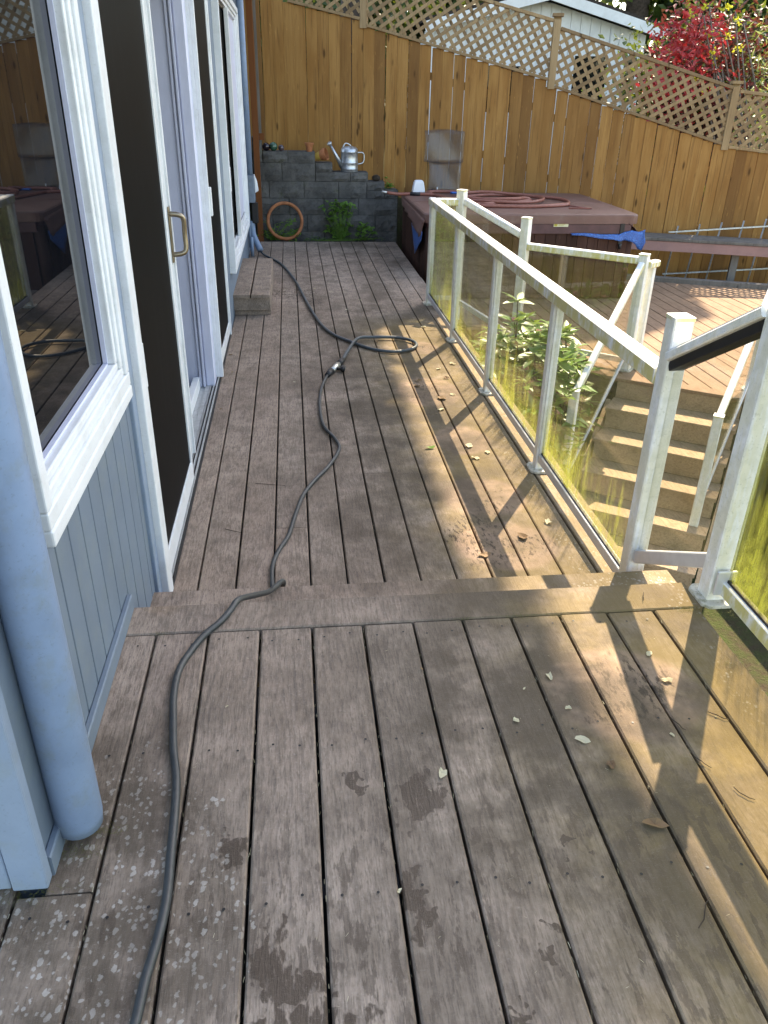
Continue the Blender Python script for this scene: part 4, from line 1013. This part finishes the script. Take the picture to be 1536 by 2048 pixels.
# ------------------------------------------------------------------ bench and grid panel on the right
bench = thing('bench', (5.5, 9.4, ZR), 'long built in bench with weathered top and mauve fascia by the fence', 'bench')
def by(x): return 9.79-.369*(x-4.37)
bd = Vector((1, -.369, 0)).normalized(); bn = Vector((bd.y, -bd.x, 0))*-1
for j in range(3):
    o_ = bn*(.065+.137*j)
    MB().bar(Vector((4.0, by(4.0), .155))+o_, Vector((8.4, by(8.4), .155))+o_, .133, .036, c=.004).build('seat_board', 'greywood', bench)
MB().bar(Vector((4.02, by(4.02), .075))+bn*.03, Vector((8.4, by(8.4), .075))+bn*.03, .03, .118, c=.003).build('fascia', 'mauve', bench)
for x in (4.1, 5.42, 6.8, 8.1): MB().bar(Vector((x, by(x), -.62))+bn*.16, Vector((x, by(x), .136))+bn*.16, .085, .085, up=bd).build('leg', 'greywood', bench)
tr = thing('grid_panel', (5.5, 10.0, -.5), 'grey wire grid panel leaning on the fence behind the bench', 'trellis')
for i in range(8):
    x = 4.965+.263*i; MB().bar(at(x-.05, -.56+.06*i*.35, .20), at(x+.045, .245+.03*i, .09), .016, .016).build('upright', 'galv', tr)
for za, zb in ((.165, .36), (-.35, -.16)): MB().bar(at(4.90, za, .11 if za > 0 else .19), at(6.9, zb, .11 if za > 0 else .19), .018, .018).build('crossbar', 'galv', tr)

# ------------------------------------------------------------------ the grey hose on the deck
gh = thing('garden_hose', (.2, 5.2, 0), 'long grey rubber hose snaking along the walkway and over the step', 'hose')
H1 = [(-.37, 9.55, .055), (-.33, 9.45, .02), (-.14, 8.96, .015), (.01, 8.09, .015), (.1, 7.23, .015), (.2, 6.43, .015), (.29, 6.08, .015), (.41, 5.87, .015), (.55, 5.67, .015), (.69, 5.59, .015), (.82, 5.62, .015), (.9, 5.72, .017), (.89, 5.85, .019), (.77, 5.94, .022), (.6, 5.94, .026), (.47, 5.86, .041), (.38, 5.60, .030), (.315, 5.35, .020)]
H2 = [(.20, 5.06, .016), (.155, 4.83, .0125), (.13, 4.51, .012), (.14, 4.18, .012), (.195, 3.98, .012), (.21, 3.84, .012), (.15, 3.64, .012), (.07, 3.47, .012), (.01, 3.31, .012), (-.03, 3.11, .012), (-.06, 2.93, .012), (-.1, 2.81, .012), (-.125, 2.68, .012), (-.12, 2.52, .014), (-.095, 2.40, .05), (-.075, 2.335, .15), (-.078, 2.30, .190), (-.115, 2.18, .232), (-.155, 2.06, .30), (-.195, 1.945, .364), (-.215, 1.89, .366), (-.24, 1.84, .364), (-.28, 1.78, .363), (-.31, 1.71, .363), (-.33, 1.64, .363), (-.333, 1.55, .362), (-.322, 1.45, .362), (-.31, 1.36, .362), (-.293, 1.27, .362), (-.285, 1.18, .362), (-.28, 1.08, .362), (-.275, .98, .362), (-.28, .9, .362), (-.29, .83, .362), (-.295, .76, .362), (-.31, .6, .362), (-.33, .2, .362), (-.2, -.6, .362)]
MB().tube(smooth_path(H1, 5), .0118, 10).build('hose_length', 'hose', gh, smooth=True)
MB().tube(smooth_path(H2, 5), .0092, 10).build('hose_length', 'hosedark', gh, smooth=True)
c0, c1 = Vector((.32, 5.37, .021)), Vector((.20, 5.06, .017))
lp_ = lambda t: c0.lerp(c1, t)
cp = MB().tube([lp_(.28), lp_(.45), lp_(.5), lp_(.72)], [.021, .021, .018, .021], 14).build('coupling', 'steel', gh, smooth=True)
MB().tube([lp_(-.02), lp_(.26)], .021, 14).build('sleeve', 'blackp', cp, smooth=True); MB().tube([lp_(.73), lp_(1.0)], [.024, .017], 14).build('sleeve', 'blackp', cp, smooth=True)
MB().tube([lp_(.55)+Vector((.02, -.006, 0)), lp_(.55)+Vector((.06, -.02, .0))], .012, 10).build('valve_stem', 'blackp', cp); MB().tube([lp_(.55)+Vector((.055, -.045, .004)), lp_(.55)+Vector((.065, .015, .004))], .016, 10).build('valve_knob', 'blackp', cp, smooth=True)

# ------------------------------------------------------------------ plants
def leaf_verts(L, W, fold=.18, droop=.25, n=4):
    vs = []; fs = []
    for i in range(n+1):
        t = i/n; wd = W*math.sin(math.pi*min(1, .08+.92*t)**.9)*.5 if 0 < i < n else W*.06
        z = -droop*L*t*t
        vs += [(t*L, -wd, z+fold*wd), (t*L, 0, z), (t*L, wd, z+fold*wd)]
    for i in range(n):
        a = i*3; fs += [(a, a+1, a+4, a+3), (a+1, a+2, a+5, a+4)]
    return vs, fs
def orient(d, roll=0.0):
    d = Vector(d).normalized(); q = d.to_track_quat('X', 'Z').to_matrix().to_4x4()
    return q @ Matrix.Rotation(roll, 4, 'X')
def add_leaf(mb, base, d, L, W, roll=0.0, **k):
    vs, fs = leaf_verts(L, W, **k); m = Matrix.Translation(base) @ orient(d, roll)
    mb.addm([m @ Vector(v) for v in vs], fs)

def rhododendron():
    rr = random.Random(21); g = Vector((1.9, 5.35, -1.41))
    t = thing('rhododendron', g, 'leafy rhododendron bush with pink buds behind the glass railing', 'shrub')
    vs, fs = leaf_verts(1, .33, n=3, droop=.18); LM = MB().addm(vs, fs).mesh('leaf', 'rhodo', smooth=True)
    stems = MB(); rest = MB(); tips = []
    tips.append(Vector((1.62, 5.62, .38)))
    for i in range(6): tips.append(Vector((1.62+rr.uniform(-.12, .14), 5.55+rr.uniform(-.2, .2), .30-rr.uniform(.03, .3))))
    while len(tips) < 235:
        u = rr.uniform(0, 2*math.pi); th = math.acos(rr.uniform(-.1, 1)); r_ = rr.uniform(.6, 1)
        p = Vector((1.72+.56*r_*math.sin(th)*math.cos(u), 5.6+.92*r_*math.sin(th)*math.sin(u), -.56+.86*math.cos(th)*r_))
        if p.x < 1.33 or (p.xy-C_).dot(Vector((U.x, U.y))) > -.10: continue
        if (p.xy-B_).dot(Vector((math.sin(SA), math.cos(SA)))) > -.12: continue
        tips.append(p)
    tips.sort(key=lambda p: -p.z+.25*p.y)
    cnt = 0
    for i, p in enumerate(tips):
        mid = g.lerp(p, .55)+Vector((rr.uniform(-.1, .1), rr.uniform(-.1, .1), rr.uniform(-.15, .05)))
        stems.tube(smooth_path([g+Vector((rr.uniform(-.08, .08), rr.uniform(-.08, .08), 0)), mid, p], 3), [.012-.0013*k for k in range(7)], 5)
        ax = ((p-g).normalized()*.5+Vector((0, 0, .7))).normalized()
        n = rr.randint(8, 11)
        for k in range(n):
            a = 2*math.pi*k/n+rr.uniform(-.25, .25); el = rr.uniform(-.15, .75)
            s1 = ax.orthogonal().normalized(); s2 = ax.cross(s1)
            d = (s1*math.cos(a)+s2*math.sin(a))*math.cos(el)+ax*math.sin(el)
            L = rr.uniform(.095, .165); b = p+ax*rr.uniform(-.03, .01)
            if cnt < 285:
                o = inst('leaf', LM, t, b, (0, 0, 0), (L, L*rr.uniform(.9, 1.15), L)); o.rotation_euler = orient(d, rr.uniform(-.4, .4)).to_euler(); cnt += 1
            else: add_leaf(rest, b, d, L, L*.34, rr.uniform(-.4, .4), n=3)
        if i % 9 == 2:
            fl = MB()
            for k in range(14): add_leaf(fl, p+ax*.01, ax*.9+Vector((rr.uniform(-1, 1), rr.uniform(-1, 1), rr.uniform(-.5, .5))), .035, .028, rr.uniform(0, 6), n=2)
            fl.build('flower_bud', 'pink', t, smooth=True)
    stems.build('branches', 'bark', t, smooth=True)
    tag(rest.build('foliage', 'rhodo', t, smooth=True), kind='stuff')
rhododendron()

def small_plant(name, loc, label, spots, L, seed, mat='currant', n=3, lobes=3):
    rr = random.Random(seed); t = thing(name, loc, label, 'plant'); st = MB(); fo = MB(); g = Vector(loc)
    for (x, z, y) in spots:
        p = Vector((x, y, z)); st.tube(smooth_path([g+Vector((rr.uniform(-.04, .04), 0, 0)), g.lerp(p, .5)+Vector((rr.uniform(-.03, .03), -.02, 0)), p], 3), .003, 4)
        for k in range(n):
            d = Vector((rr.uniform(-1, 1), rr.uniform(-1.2, -.1), rr.uniform(-.35, .6))); b = p+Vector((rr.uniform(-.03, .03), rr.uniform(-.02, .02), rr.uniform(-.03, .03)))
            l_ = L*rr.uniform(.7, 1.2); rl = rr.uniform(-.5, .5)
            for q in range(lobes):
                a = (q-(lobes-1)/2)*.75
                m = orient(d, rl); dd = (m @ Vector((math.cos(a), math.sin(a), -.15)))
                add_leaf(fo, b, dd, l_*(1 if q == lobes//2 else .75), l_*.55, rl, n=2)
    st.build('stems', 'currant', t); fo.build('foliage', mat, t, smooth=True); return t
rr = random.Random(5)
small_plant('currant_plant', (.62, 10.60, 0), 'bright green lobed plant growing up the block wall', [(.62+rr.gauss(0, .085)-.12*(z-.2), z, 10.62+rr.uniform(-.05, .05)) for z in [rr.uniform(.05, .47) for _ in range(62)]], .055, 2)
small_plant('currant_plant', (.93, 10.60, 0), 'small green lobed seedling at the foot of the block wall', [(.93+rr.gauss(0, .06), rr.uniform(.04, .22), 10.60+rr.uniform(-.04, .04)) for _ in range(16)], .055, 4)
small_plant('weed_clump', (-.25, 10.62, 0), 'patch of low green weeds around the hoop', [(-.30+rr.uniform(-.1, .38), rr.uniform(.0, .13)+(.15 if i % 5 == 0 else 0), 10.62+rr.uniform(-.05, .06)) for i in range(40)], .05, 6, lobes=1, n=4)
small_plant('weed_clump', (.35, 10.56, 0), 'scattered dark low weeds at the base of the wall', [(rr.uniform(.1, 1.2), rr.uniform(.0, .04), 10.58+rr.uniform(-.03, .05)) for i in range(26)], .035, 7, 'dgreen', lobes=1, n=4)
small_plant('currant_plant', (1.22, 10.95, .6), 'sprig of green leaves on the lowest block step', [(1.24+rr.uniform(-.06, .08), .60+rr.uniform(.0, .12), 10.92) for i in range(10)], .04, 8)

# ------------------------------------------------------------------ trees, shed beyond the fence
def leaf_cloud(mb, pts, size, rr, asp=.5, n=2, down=0.0):
    for p in pts:
        d = Vector((rr.gauss(0, 1), rr.gauss(0, 1), rr.gauss(0, .7)-down)); s = size*rr.uniform(.6, 1.3)
        if d.length < .1: d = Vector((1, 0, 0))
        add_leaf(mb, p, d, s, s*asp, rr.uniform(0, 6), n=n)
def clumps(c, r, ncl, npc, rr, spread=.3, shell=.5):
    P = []
    for _ in range(ncl):
        v = Vector((rr.gauss(0, 1), rr.gauss(0, 1), rr.gauss(0, 1))).normalized()*(shell+(1-shell)*rr.random())
        q = Vector(c)+Vector((v.x*r[0], v.y*r[1], v.z*r[2]))
        for _ in range(npc): P.append(q+Vector((rr.gauss(0, 1), rr.gauss(0, 1), rr.gauss(0, .8)))*spread*.5)
    return P
def limbs(base, tips, r0, rr, mat, t, name='trunk'):
    mb = MB()
    for p in tips:
        m = Vector(base).lerp(Vector(p), .5)+Vector((rr.uniform(-.2, .2), rr.uniform(-.2, .2), rr.uniform(-.1, .2)))
        mb.tube(smooth_path([base, m, p], 4), [r0*(1-.085*i) for i in range(9)], 6)
    return mb.build(name, mat, t, smooth=True)
rr = random.Random(33)
t = thing('photinia_shrub', (6.2, 12.9, -.6), 'large shrub with glossy red young leaves beyond the lattice', 'shrub')
limbs((6.2, 13.0, -.7), [(5.6, 12.9, 2.2), (6.1, 13.0, 2.9), (6.6, 12.9, 2.6), (7.1, 13.0, 1.9)], .06, rr, 'bark', t)
mb = MB(); leaf_cloud(mb, clumps((5.66, 12.5, 2.15), (.54, .4, .70), 58, 18, rr, .30), .105, rr, .42); mb.build('red_crown', 'redleaf', t)
mb = MB(); leaf_cloud(mb, clumps((6.35, 13.0, 1.75), (1.05, .6, 1.35), 150, 26, rr, .4, .3), .12, rr, .42); mb.build('crown', 'darkred', t)
mb = MB(); leaf_cloud(mb, clumps((6.5, 13.7, 1.4), (1.5, .6, 1.7), 190, 34, rr, .5, .1), .12, rr, .5); mb.build('inner_crown', 'dgreen', t)
t = thing('flowering_maple', (6.9, 12.3, -.6), 'thin branched small tree with yellow green blossom clusters', 'tree')
tips = [(5.8, 12.2, 2.85), (6.0, 12.2, 2.62), (6.15, 12.2, 2.45), (5.95, 12.2, 2.30), (6.15, 12.2, 2.15), (6.2, 12.2, 2.78), (5.9, 12.2, 1.98), (6.35, 12.2, 2.65), (5.75, 12.2, 2.72), (6.4, 12.2, 2.35), (6.05, 12.2, 1.85)]
limbs((7.2, 12.3, -.7), tips, .024, rr, 'greywood', t)
mb = MB()
for p in tips:
    for _ in range(1):
        c_ = Vector(p)+Vector((rr.gauss(0, .09), rr.gauss(0, .09), rr.gauss(0, .06)))
        leaf_cloud(mb, [c_+Vector((rr.gauss(0, .03), rr.gauss(0, .03), rr.gauss(0, .02))) for _ in range(14)], .045, rr, .8)
mb.build('crown', 'yellow', t)
t = thing('feathery_tree', (7.3, 11.9, -.6), 'pale sage green tree with drooping feathery foliage', 'tree')
tips = [(6.7, 11.9, 2.9), (7.0, 12.0, 2.7), (6.7, 11.8, 2.2), (7.2, 11.9, 3.2), (6.6, 11.8, 1.6), (7.5, 11.9, 2.4)]
limbs((7.5, 12.0, -.7), tips, .04, rr, 'greywood', t)
mb = MB(); leaf_cloud(mb, clumps((7.25, 11.9, 2.0), (.72, .5, 1.5), 110, 26, rr, .35, .3), .12, rr, .16, down=.8); mb.build('crown', 'sage', t)
# tall fir behind the shed
t = thing('fir_tree', (8.6, 22, 0), 'dark straight trunk of a tall conifer behind the white shed', 'tree')
MB().tube([(8.63, 22, -.5), (8.63, 22, 3), (8.6, 22, 10)], [.36, .29, .2], 16).build('trunk', 'bark', t, smooth=True)
mb = MB(); leaf_cloud(mb, clumps((8.6, 22, 9), (2.0, 2.0, 3.2), 80, 22, rr, .9, .2), .4, rr, .4, down=.5); mb.build('crown', 'dgreen', t)
for (x, y, z, rx, rz, lb) in ((4.5, 25, 4.2, 4.0, 4.2, 'dense dark evergreen behind the left half of the shed roof'), (10.6, 23, 4.0, 3.4, 5.0, 'dense dark evergreen right of the conifer trunk'), (15, 21, 4, 4.2, 5.2, 'broad dark evergreen behind the pale feathery tree'), (.5, 20, 3.4, 3.4, 3.8, 'dark evergreen behind the tallest part of the fence')):
    t = thing('evergreen_tree', (x, y, 0), lb, 'tree', 'evergreens beyond the fence')
    MB().tube([(x, y, -.5), (x, y, z+rz*.6)], [.16, .06], 8).build('trunk', 'bark', t)
    mb = MB(); leaf_cloud(mb, clumps((x, y, z), (rx, rx*.6, rz), 260, 30, rr, .9, .15), .34, rr, .5); mb.build('crown', 'dgreen', t)
# shed
sh = thing('garden_shed', (5.2, 18, .2), 'white gabled shed with dark roof beyond the lattice fence', 'shed')
SYF = 17.0
PKX, PKZ, EZ = 4.85, 3.40, 2.80
def rz_(x): return PKZ-abs(x-PKX)*.245
wx0, wx1 = 2.6, 6.93
x = wx0
while x < wx1-.01:
    e = min(x+.2, wx1)
    MB().addm([(x+.004, SYF, -.4), (e-.004, SYF, -.4), (e-.004, SYF, rz_(e)-.12), (x+.004, SYF, rz_(x)-.12), (x+.004, SYF+.03, -.4), (e-.004, SYF+.03, -.4), (e-.004, SYF+.03, rz_(e)-.12), (x+.004, SYF+.03, rz_(x)-.12)],
              [(0, 1, 2, 3), (1, 5, 6, 2), (5, 4, 7, 6), (4, 0, 3, 7), (3, 2, 6, 7), (0, 4, 5, 1)]).build('siding_board', 'shedwall', sh); x = e
MB().box(wx0, wx1-.02, SYF+.031, 20, -.4, 2.6).build('walls', 'shedwall', sh)
for sgn in (-1, 1):
    ex = PKX+sgn*2.3
    MB().addm([(PKX, SYF-.35, PKZ+.03), (ex, SYF-.35, rz_(ex)+.03), (ex, 20.3, rz_(ex)+.03), (PKX, 20.3, PKZ+.03), (PKX, SYF-.35, PKZ+.09), (ex, SYF-.35, rz_(ex)+.09), (ex, 20.3, rz_(ex)+.09), (PKX, 20.3, PKZ+.09)],
              [(0, 1, 2, 3), (4, 7, 6, 5), (0, 4, 5, 1), (1, 5, 6, 2), (2, 6, 7, 3), (3, 7, 4, 0)]).build('roof', 'roof', sh)
    MB().bar((PKX, SYF-.37, PKZ-.055), (ex, SYF-.37, rz_(ex)-.055), .03, .17).build('fascia', 'shedwall', sh)
    MB().addm([(PKX, SYF-.35, PKZ+.0), (ex, SYF-.35, rz_(ex)+.0), (ex, SYF, rz_(ex)+.0), (PKX, SYF, PKZ)], [(0, 1, 2, 3)]).build('soffit', 'shedwall', sh)
for (x0, x1, z0, z1) in ((6.55, 6.80, 1.7, 2.40), (5.55, 6.25, 1.6, 2.40), (3.6, 4.5, 1.4, 2.2)):
    wn_ = MB().box(x0, x1, SYF-.012, SYF-.004, z0, z1).build('window', 'window', sh)
    mb = MB()
    for b in ((x0-.06, x1+.06, z1, z1+.06), (x0-.06, x1+.06, z0-.06, z0), (x0-.06, x0, z0+.0005, z1-.0005), (x1, x1+.06, z0+.0005, z1-.0005)): mb.box(b[0], b[1], SYF-.03, SYF-.003, b[2], b[3])
    mb.build('frame', 'shedwall', wn_)
MB().box(6.22, 6.30, SYF-.022, SYF-.003, -.4, rz_(6.3)-.14).build('corner_trim', 'shedwall', sh)
# shade tree: trunk behind the tall end of the fence, unseen crown shaped to shade the walkway
def lit(x, y):       # open to the sun, on the plane of the walkway
    if y < 6.25:
        b = .60 if y < 1.6 else .60+(y-1.6)*.12 if y < 2.6 else .72
        return x > b
    pts = ((.72, 6.25), (1.2, 6.6), (2.0, 6.8), (3.4, 7.2), (4.5, 7.9), (4.75, 8.9), (4.8, 13))
    if x > 4.8: return True
    for (xa, ya), (xb, yb) in zip(pts, pts[1:]):
        if xa <= x < xb: return y < ya+(x-xa)*(yb-ya)/(xb-xa)
    return False
t = thing('shade_tree', (1.0, 13.4, .8), 'unseen broadleaf tree behind the tall fence, its crown shaped to shade the deck', 'tree')
rr = random.Random(77); mb = MB(); tips = []
def canopy(n, size, edge, band=0.0):
    c = 0
    while c < n:
        x, y = rr.uniform(-4.2, 5.2), rr.uniform(-5, 10.6)
        if lit(x+edge, y-edge*.3) or lit(x+edge, y+edge): continue
        if band and not lit(x+band, y): continue
        h = rr.uniform(11.5, 14)
        p = Vector((x+SX*h, y+SY*h, h))  # each leaf set sunward of a deck spot meant to be shaded
        d = Vector((rr.gauss(0, 1), rr.gauss(0, 1), rr.gauss(0, .5))); s = size*rr.uniform(.7, 1.3)
        b = p-d.normalized()*s*.5
        add_leaf(mb, b, d, s, s*.75, rr.uniform(0, 6), n=2, droop=.05)
        if c % 900 == 0: tips.append(p-Vector((0, 0, .5)))
        c += 1
canopy(15000, .34, .25); canopy(11000, .17, .12); canopy(9000, .09, .05, .5)
mb.build('crown', 'dgreen', t)
tk = limbs((1.0, 13.4, 3.8), tips, .09, rr, 'bark', t, 'limbs')
MB().tube([(1.0, 13.4, .3), (1.0, 13.4, 2.2), (1.0, 13.4, 4.2)], [.26, .2, .17], 14).build('trunk', 'bark', t, smooth=True)

# ------------------------------------------------------------------ litter on the decks
rr = random.Random(9)
def litter(x, y, z, L, mat, label, group, name='fallen_leaf'):
    mb = MB(); vs = []
    n = 9
    ring = [Vector((L*(.5+.18*rr.uniform(-1, 1))*math.cos(2*math.pi*i/n), L*.62*(.5+.2*rr.uniform(-1, 1))*math.sin(2*math.pi*i/n), rr.uniform(.0, .22)*L)) for i in range(n)]
    mb.addm([(0, 0, .04*L)]+ring, [(0, i+1, (i+1) % n+1) for i in range(n)])
    o = mb.build(name, mat, loc=(0, 0, 0)); o.location = (x, y, z); o.rotation_euler = (0, 0, rr.uniform(0, 6.3)); tag(o, label, 'leaf', group); return o
for (x, y, L) in ((.63, 1.54, .030), (.64, 1.42, .020), (.5, 1.39, .020), (.64, 1.31, .034), (.29, 1.24, .030), (.93, 1.5, .03), (.93, 1.61, .022), (.16, .96, .012), (.86, 1.31, .015), (.55, 1.5, .010), (-.2, 1.5, .008)):
    litter(x, y, .353, L, 'straw', 'pale curled dry leaf scrap on the raised landing', 'dry leaf scraps on the landing')
for (x, y, L) in ((.92, 3.85, .055), (.98, 4.67, .04), (.92, 3.69, .045), (.86, 4.41, .05), (.6, 7.27, .04), (1.1, 5.31, .05), (1.1, 2.98, .05), (1.0, 3.76, .04), (1.05, 6.3, .045), (.2, 7.75, .03), (.35, 7.6, .03), (.45, 6.9, .03), (-.02, 4.97, .02), (.98, 5.2, .04)):
    litter(x, y, .003, L, 'straw', 'pale dry leaf scrap on the lower walkway', 'dry leaf scraps on the walkway')
for (x, y, L) in ((.68, 1.23, .03), (.71, 1.06, .05), (.3, 1.6, .012)):
    litter(x, y, .353, L, 'brownleaf', 'brown dead leaf lying on the raised landing', 'brown leaves on the landing')
for (x, y, L) in ((.8, 4.95, .06), (.9, 4.6, .07), (.78, 4.85, .05), (-.47, 5.6, .03), (-.44, 5.2, .025), (-.46, 4.5, .02), (1.0, 5.0, .05), (.62, 5.9, .04), (.75, 2.72, .05), (.95, 2.85, .06)):
    litter(x, y, .003, L, 'brownleaf', 'brown dead leaf lying on the lower walkway', 'brown leaves on the walkway')
litter(.70, 3.84, .003, .05, 'currant', 'fresh green leaf scrap on the lower walkway', None)
for (x, y, z, L, a) in ((.89, 1.34, .354, .05, -1.2), (1.0, 1.36, .354, .05, -.6), (.89, 1.22, .354, .04, -1.0), (.94, 1.12, .354, .05, -.9), (1.02, 1.87, .36, .05, 1.2), (.72, .86, .356, .07, .9), (.98, .9, .356, .08, -.7), (-.3, 3.0, .004, .08, -.5), (-.15, 3.45, .004, .15, -.2)):
    pth = [Vector((x+math.cos(a)*L*(i/4-.5)+rr.uniform(-.004, .004), y+math.sin(a)*L*(i/4-.5)+rr.uniform(-.004, .004), z)) for i in range(5)]
    o = MB().tube(pth, [.0010, .0012, .0012, .001, .0007], 5).build('twig', 'bark', loc=(x, y, z)); tag(o, 'thin dark twig lying on the deck planks', 'twig', 'twigs on the deck')
# crumbs and seed husks caught in the plank gaps, and moss at the landing edge
mb = MB(); mo = MB()
for _ in range(700):
    nearb = rr.random() < .5
    k = rr.randint(-1, 10); xg = (-.416 if nearb else -.408)+BP*k
    yy = rr.uniform(.3, 1.8) if nearb else rr.uniform(2.3, 8); z = (.35 if nearb else 0)-rr.uniform(.0, .006)
    L = rr.uniform(.004, .011); d = Vector((rr.uniform(-.3, .3), 1, rr.uniform(-.2, .5)))
    add_leaf(mb, Vector((xg+rr.uniform(-.003, .003), yy, z)), d, L, L*.6, rr.uniform(0, 6), n=1)
for _ in range(260):
    nearb = rr.random() < .45; x = rr.uniform(-.45, 1.1); yy = rr.uniform(.3, 1.8) if nearb else 2.3+6*rr.random()**1.3; L = rr.uniform(.003, .009)
    add_leaf(mb, Vector((x, yy, (.352 if nearb else .002))), Vector((rr.uniform(-1, 1), rr.uniform(-1, 1), .15)), L, L*.6, rr.uniform(-.6, .6), n=1)
tag(mb.build('litter', 'straw'), 'tiny pale seed husks scattered in the plank gaps', kind='stuff')
for (cx, cy, z, n, s) in ((1.13, 1.80, .352, 160, .022), (1.20, 1.77, .352, 200, .03), (.62, 1.815, .35, 120, .03), (.73, 1.815, .35, 100, .03), (.46, 1.812, .35, 60, .015), (-.41, 1.812, .35, 50, .012), (1.20, 2.08, .17, 80, .02), (1.13, 1.55, .352, 60, .02), (-.46, 1.105, .352, 140, .03), (-.425, 1.15, .352, 90, .02), (-.53, 1.016, .352, 120, .035)):
    for _ in range(n):
        p = Vector((cx+rr.gauss(0, s), cy+rr.gauss(0, s*.35), z+abs(rr.gauss(0, .003))))
        add_leaf(mo, p, Vector((rr.gauss(0, 1), rr.gauss(0, 1), rr.uniform(.1, 1))), rr.uniform(.004, .011), .003, 0, n=1)
tag(mo.build('moss', 'moss'), 'green moss growing at the edge of the raised landing', kind='stuff')
